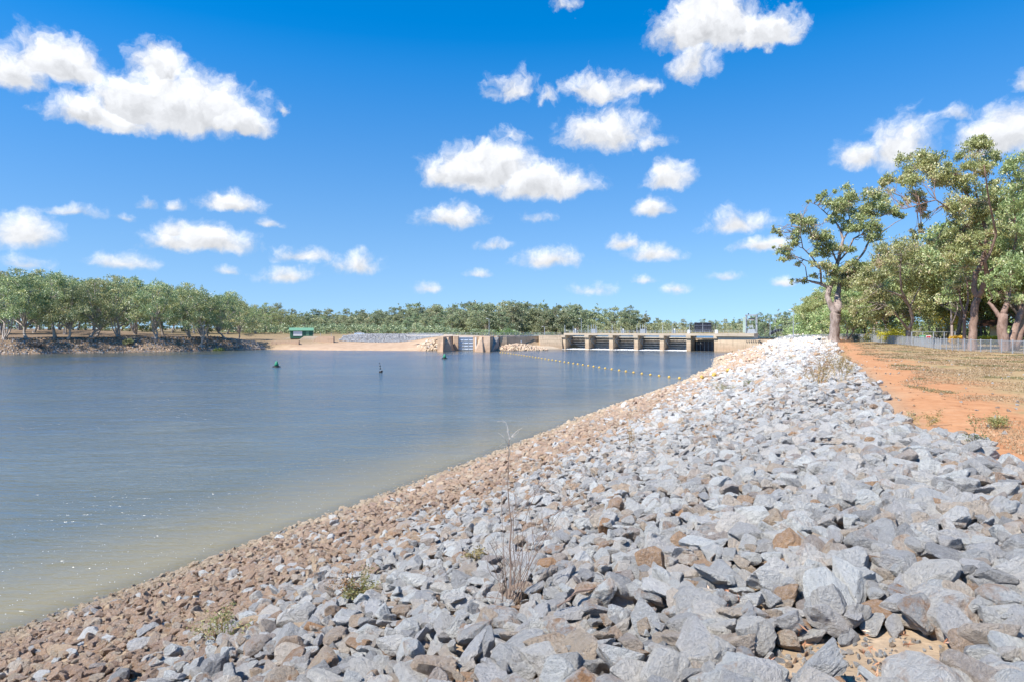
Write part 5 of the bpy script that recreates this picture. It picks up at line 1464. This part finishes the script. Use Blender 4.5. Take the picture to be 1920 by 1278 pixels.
def put_float(p, label, tilt):
    f = empty('yellow_buoy', p); f.rotation_euler = (tilt[0], tilt[1], rng.uniform(0, 6)); tag(f, label, 'buoy', 'yellow floats of the safety line')
    f.scale = (.86, .86, .86); link('float_body', YF, f); link('seam', YC, f)
for i, u in enumerate(us):
    v = np.interp(u, lu, lv); d = EYE * 1280 / (v - 616)
    x = (u - 960) / 1280 * d
    put_float((x, d, .06), 'yellow float on the water, %s from the near bank along the line' % ORD[i], (rng.normal() * .25, rng.normal() * .25)); rope.append((x, d, .0))
for (u, v, s_, lab) in ((1316, 709, 0, 'yellow float stranded at the waterline stones'), (1339, 705, 0, 'yellow float lying on the brown stones of the bank'), (1365, 696, 0, 'yellow float lying highest on the bank stones')):
    q = ray_ground(u, v)
    put_float((q.x, q.y, gz(q.x, q.y) + .42), lab, (.6, .4)); rope.insert(0, (q.x, q.y, gz(q.x, q.y) + .4))
m = MB(); m.tube(rope, [.025] * len(rope), 5); tag(m.build('float_rope', M_ROPE), 'thin rope joining the yellow floats across the river', 'rope')
def can_buoy(u, v, lab):
    d = EYE * 1280 / (v - 616); p = Vector(((u - 960) / 1280 * d, d, 0))
    b = empty('green_buoy', p, .3); b.scale = (.88, .88, .88); tag(b, lab, 'buoy', 'green channel buoys')
    MB().lathe([(.75, -.3), (.95, -.15), (.95, .12), (.8, .22), (.55, .26)], n=20).build('float_collar', M_BLK, b, True)
    MB().lathe([(.55, .26), (.42, .8), (.26, 1.3), (.14, 1.42), (.03, 1.45)], n=20).build('cone', M_GB, b, True)
    MB().lathe([(.05, 1.45), (.05, 1.56), (.02, 1.58)], n=8).build('lifting_eye', M_GALV, b)
can_buoy(518.5, 687.5, 'green conical buoy on the left part of the river'); can_buoy(833.5, 672, 'green conical buoy in front of the lock')
d = EYE * 1280 / (697.5 - 616); p = Vector(((714 - 960) / 1280 * d, d, 0))
sb = empty('spar_buoy', p); sb.rotation_euler = (0, R(-7), 0); tag(sb, 'thin spar buoy with black cones stacked above a black float', 'buoy')
MB().lathe([(.2, -.3), (.34, -.1), (.34, .18), (.2, .3)], n=16).build('float', M_BLK, sb, True)
MB().box((.25, 0, .22), (.25, .12, .25)).build('float_handle', M_BLK, sb)
MB().tube([(0, 0, .2), (0, 0, 1.85)], [.03, .02], 6).build('pole', M_WHITE, sb)
for z in (.72, 1.2): MB().lathe([(.17, z - .12), (.13, z), (.03, z + .18)], n=12).build('cone', M_BLK, sb, True)
MB().lathe([(.02, 1.55), (.15, 1.68), (.02, 1.82)], n=12).build('top_mark', M_BLK, sb, True)

# ------------------------------------------------------------------ weeds, dead shrubs, grass
M_TWIG = mat_plain('dead_twigs', (.24, .17, .13), .9, 0, .3, 12); M_TWIGP = mat_plain('bleached_twig', (.50, .45, .40), .9, 0, .15, 12); M_DRY = mat_plain('dry_stalks', (.34, .235, .10), .9, 0, .3, 8)
M_STRAW = mat_plain('straw', (.45, .34, .16), .9, 0, .25, 9); M_WEED = mat_leaf('weed_leaves', [(0, (.12, .15, .04)), (.5, (.24, .25, .08)), (1, (.38, .32, .13))], .3)
M_DRYLEAF = mat_leaf('dry_seed_heads', [(0, (.22, .15, .05)), (.5, (.34, .24, .09)), (1, (.44, .33, .15))], .2)
def twig_plant(r, m, base, d, L, rad, lev, maxlev, ends, bend=.12, kids=(2, 4), ang=.55):
    pts = [Vector(base)]; dd = Vector(d).normalized()
    for i in range(4):
        dd = (dd + Vector(r.normal(size=3)) * bend + Vector((0, 0, .03))).normalized(); pts.append(pts[-1] + dd * L / 4)
    m.tube(pts, [rad * (1 - .2 * i) + .0006 for i in range(5)], 4, cap=False)
    ends.append(pts[-1])
    if lev < maxlev:
        for j in range(r.integers(*kids)):
            q = pts[r.integers(1, 5)]
            nd = (dd + Vector(r.normal(size=3)) * ang).normalized()
            twig_plant(r, m, q, nd, L * r.uniform(.35, .65), rad * .55, lev + 1, maxlev, ends, bend, kids, ang)
# tall bare shrub in the foreground
r = np.random.default_rng(5)
b = ray_ground(958, 1112); ds = empty('dead_shrub', b); tag(ds, 'tall bare dead shrub with one long stem among the near rocks', 'dead shrub')
m = MB(); e = []
m.tube(wiggle((0, 0, 0), (-.02, 0, 1.72), 8, .006, r), [.011, .010, .009, .008, .007, .006, .005, .0045, .004], 5); m.build('main_stem', M_TWIG, ds)
m = MB()
for j in range(5): twig_plant(r, m, (-.02 + r.normal() * .01, 0, 1.55 + .05 * j), (r.normal() * .8, r.normal() * .8, .7), .2, .003, 0, 2, e, .25, (1, 3), .7)
m.build('bleached_tip', M_TWIGP, ds)
for j in range(11):
    m = MB(); a = r.uniform(0, 6.28); lean = r.uniform(.1, 1.15)
    twig_plant(r, m, (r.normal() * .05, r.normal() * .05, 0), (math.cos(a) * lean, math.sin(a) * lean * .7, 1), r.uniform(.55, 1.05), .0055, 0, 2, e, .09, (2, 4), .5)
    m.build('stem', M_TWIG, ds)
def stalk_bush(name, label, u, v, d, w_, h, n, seed, leafy=True, matl=M_DRYLEAF, mats=M_DRY, lw=.02, ll=.06, per=24, pos=None):
    r = np.random.default_rng(seed)
    p = pos or ray_ground(u, v); b = empty(name, p); tag(b, label, 'weed'); ends = []
    m = MB()
    for j in range(n):
        a = r.uniform(0, 6.28); s = r.uniform(.1, .9)
        twig_plant(r, m, (math.cos(a) * w_ * .2 * s, math.sin(a) * w_ * .2 * s, 0), (math.cos(a) * s * w_ / h * .75, math.sin(a) * s * w_ / h * .75, 1), h * r.uniform(.6, 1.05), .006 + .006 * h, 0, 2, ends, .1, (2, 4), .5)
    m.build('stems', mats, b)
    if leafy:
        E = np.array([tuple(q) for q in ends]); link('leaves', leaf_mesh('leaves', matl, E, np.full(len(E), .06 + .05 * h), per, lw, ll, seed, droop=.1), b)
    return b
stalk_bush('dry_bush', 'large dry brown bush at the top of the rock bank', 1533, 716, 0, 1.3, 1.15, 13, 31, lw=.02, ll=.07, per=10)
stalk_bush('dry_bush', 'smaller dry brown bush right beside the large one', 1580, 714, 0, .8, .95, 8, 32, lw=.02, ll=.07, per=9)
stalk_bush('dry_bush', 'sparse dry bush behind the large dry bushes by the track', 1572, 688, 0, 1.3, 1.15, 9, 33, lw=.02, ll=.07, per=7)
for i, (u, v, w_, h, n, lab, mt) in enumerate((
        (1357, 728, 1.0, .55, 14, 'green weed clump low on the bank near the stranded floats', M_WEED), (1405, 716, .5, .35, 8, 'small green weed higher up from the stranded floats', M_WEED), (672, 1110, .28, .30, 9, 'green weed tuft among stones at lower left centre', M_WEED), (655, 1112, .12, .32, 5, 'thin brown weed stalk beside the green tuft', M_DRYLEAF),
        (418, 1190, .30, .42, 8, 'yellow-green leafy weed at lower left among brown stones', M_WEED), (893, 1040, .18, .20, 8, 'tuft of dry yellow grass left of the dead shrub', M_DRYLEAF), (1180, 832, .25, .55, 4, 'reddish dead weed stalk on the brown stones', M_DRYLEAF), (1482, 672, .8, .5, 5, 'reddish weed on the far part of the bank', M_DRYLEAF), (1465, 702, .5, .5, 5, 'thin reddish weed below the large dry bush', M_DRYLEAF),
        (1828, 826, .16, .36, 3, 'upright green sapling on the red track', M_WEED), (1730, 783, .6, .32, 5, 'sprawling thin weed at the stone edge of the track', M_DRYLEAF), (1870, 785, .6, .2, 9, 'low green weed on the red track at right', M_WEED))):
    stalk_bush('weed', lab, u, v, 0, w_, h, n, 60 + i, matl=mt, mats=M_DRY, lw=.016, ll=.04, per=9)
# a broken stick across the stones
p = ray_ground(1045, 1148); q = ray_ground(1165, 1098)
st = MB(); st.tube(wiggle((0, 0, .22), q - p + Vector((0, 0, .30)), 6, .02, r), [.016, .015, .014, .013, .011, .008, .005], 6)
tag(st.build('fallen_stick', M_TWIG, None, False, p), 'bent brown stick lying on the rocks right of the dead shrub', 'stick')
# fallen gum leaves among the near stones at lower right
n = 170; X = rng.uniform(1.2, 3.6, n); Y = rng.uniform(3.6, 6.0, n); Z = land(X, Y)[0] + rng.uniform(.02, .14, n)
C = np.c_[X, Y, Z]; V, F, tt = leaves(C, np.full(n, .02), 4, .012, .07, 88, droop=0)
M_FALLEN = mat_leaf('fallen_leaves', [(0, (.24, .11, .05)), (.5, (.42, .22, .11)), (1, (.55, .38, .22))], .15)
tag(link('leaf_litter', np_mesh('leaf_litter', V, F, M_FALLEN, False, {'tint': tt})), 'brown fallen gum leaves between the nearest stones', 'leaves', kind='stuff')
# twigs and leaves blown over the red track
n = 1500; Y = 9 + 40 * rng.uniform(size=n) ** 1.4; X = rng.uniform(6, 36, n); D_ = seg_dist(X, Y, LINE_R[::8]); ok = (D_ > 20.6) & (D_ < 30); X, Y = X[ok], Y[ok]; n = len(X)
V, F, tt = leaves(np.c_[X, Y, land(X, Y)[0] + .012], np.full(n, .05), 4, .014, .10, 89, flat=.1, droop=0)
tag(link('track_litter', np_mesh('track_litter', V, F, M_FALLEN, False, {'tint': tt})), 'dry leaves and twigs scattered over the red track', 'leaves', kind='stuff')
# patchy dry grass on the flat ground
def blades(n_t, sel, hmin, hmax, mat, name, seed, per=9, wid=.010):
    r = np.random.default_rng(seed); T = []
    while len(T) < n_t:
        Y = 8 + 92 * r.uniform(size=4000) ** 1.6; X = r.uniform(0, 1, 4000) * (0.80 * Y + 3)
        dd = seg_dist(X, Y, LINE_R[::8]); ok = sel(X, Y, dd) & inside(X, Y, RIVER).__invert__()
        T += list(zip(X[ok], Y[ok]))
    T = np.array(T[:n_t]); z = land(T[:, 0], T[:, 1])[0]
    ti = np.repeat(np.arange(n_t), per); n = len(ti); sc = np.clip(T[ti, 1] / 22, .8, 2.6)
    p = np.c_[T[ti] + r.normal(0, .07, (n, 2)) * sc[:, None], z[ti] - .01]
    h = r.uniform(hmin, hmax, n) * np.clip(sc, 1, 1.5); d = np.c_[r.normal(0, .7, (n, 2)), np.ones(n)]; d /= np.linalg.norm(d, axis=1)[:, None]
    w = np.c_[r.normal(size=(n, 2)), np.zeros(n)]; w /= np.linalg.norm(w, axis=1)[:, None]; wd = (wid * sc)[:, None]
    mid = p + d * (h * .55)[:, None]; tip = p + d * h[:, None] - np.c_[np.zeros((n, 2)), h * .15]
    V = np.stack([p - w * wd, p + w * wd, mid + w * wd * .7, mid - w * wd * .7, mid - w * wd * .7, mid + w * wd * .7, tip + w * wd * .1, tip - w * wd * .1], 1).reshape(-1, 3)
    F = np.arange(n * 8).reshape(-1, 4)
    tint = np.repeat(np.clip(r.normal(.5, .25, n), 0, 1), 8)
    o = link(name, np_mesh(name, V, F, mat, False, {'tint': tint}))
    return o
M_DRYG = mat_leaf('dry_grass', [(0, (.24, .17, .08)), (.5, (.44, .33, .17)), (1, (.60, .49, .29))], .25)
M_GRNG = mat_leaf('green_grass', [(0, (.10, .115, .035)), (.5, (.18, .18, .07)), (1, (.30, .26, .12))], .25)
tag(blades(15000, lambda X, Y, D: (D > 22.6 + 1.4 * wob(X, Y, .5, 21)) & (wob(X, Y, .9, 22) > -.12), .02, .07, M_DRYG, 'dry_grass', 21), 'short dry straw-coloured grass on the flat ground', 'grass', kind='stuff')
tag(blades(2600, lambda X, Y, D: (D > 22.6 + 1.2 * wob(X, Y, .5, 21)) & (wob(X, Y, 1.3, 23) > .38), .03, .10, M_GRNG, 'green_grass', 22), 'scattered green grass tufts on the flat ground', 'grass', kind='stuff')
# flecks of foam drifting on the near water
n = 2600; T = rng.uniform(40, 175, n); sd = -np.abs(rng.normal(0, 1, n)) * 9 - .2
seg = np.linalg.norm(np.diff(LINE_R, axis=0), axis=1); arc = np.r_[0, np.cumsum(seg)]
i0 = int(np.argmin(np.abs(LINE_R[:, 1] - 5))); T = arc[i0] + rng.uniform(0, 1, n) ** 1.3 * 75
X = np.interp(T, arc, LINE_R[:, 0]) + sd * .9; Y = np.interp(T, arc, LINE_R[:, 1]) - sd * .43
a = rng.uniform(0, 6.28, n); rad = rng.uniform(.006, .020, n)
V = []; 
for k in range(6):
    th = a + k * math.pi / 3; V.append(np.c_[X + np.cos(th) * rad * rng.uniform(.6, 1.3, n), Y + np.sin(th) * rad * rng.uniform(.6, 1.3, n), np.full(n, .006)])
V = np.stack(V, 1).reshape(-1, 3)
tag(link('foam_flecks', np_mesh('foam_flecks', V, np.arange(n * 6).reshape(-1, 6), M_FOAM)), 'white foam flecks drifting on the near water', 'foam', kind='stuff')
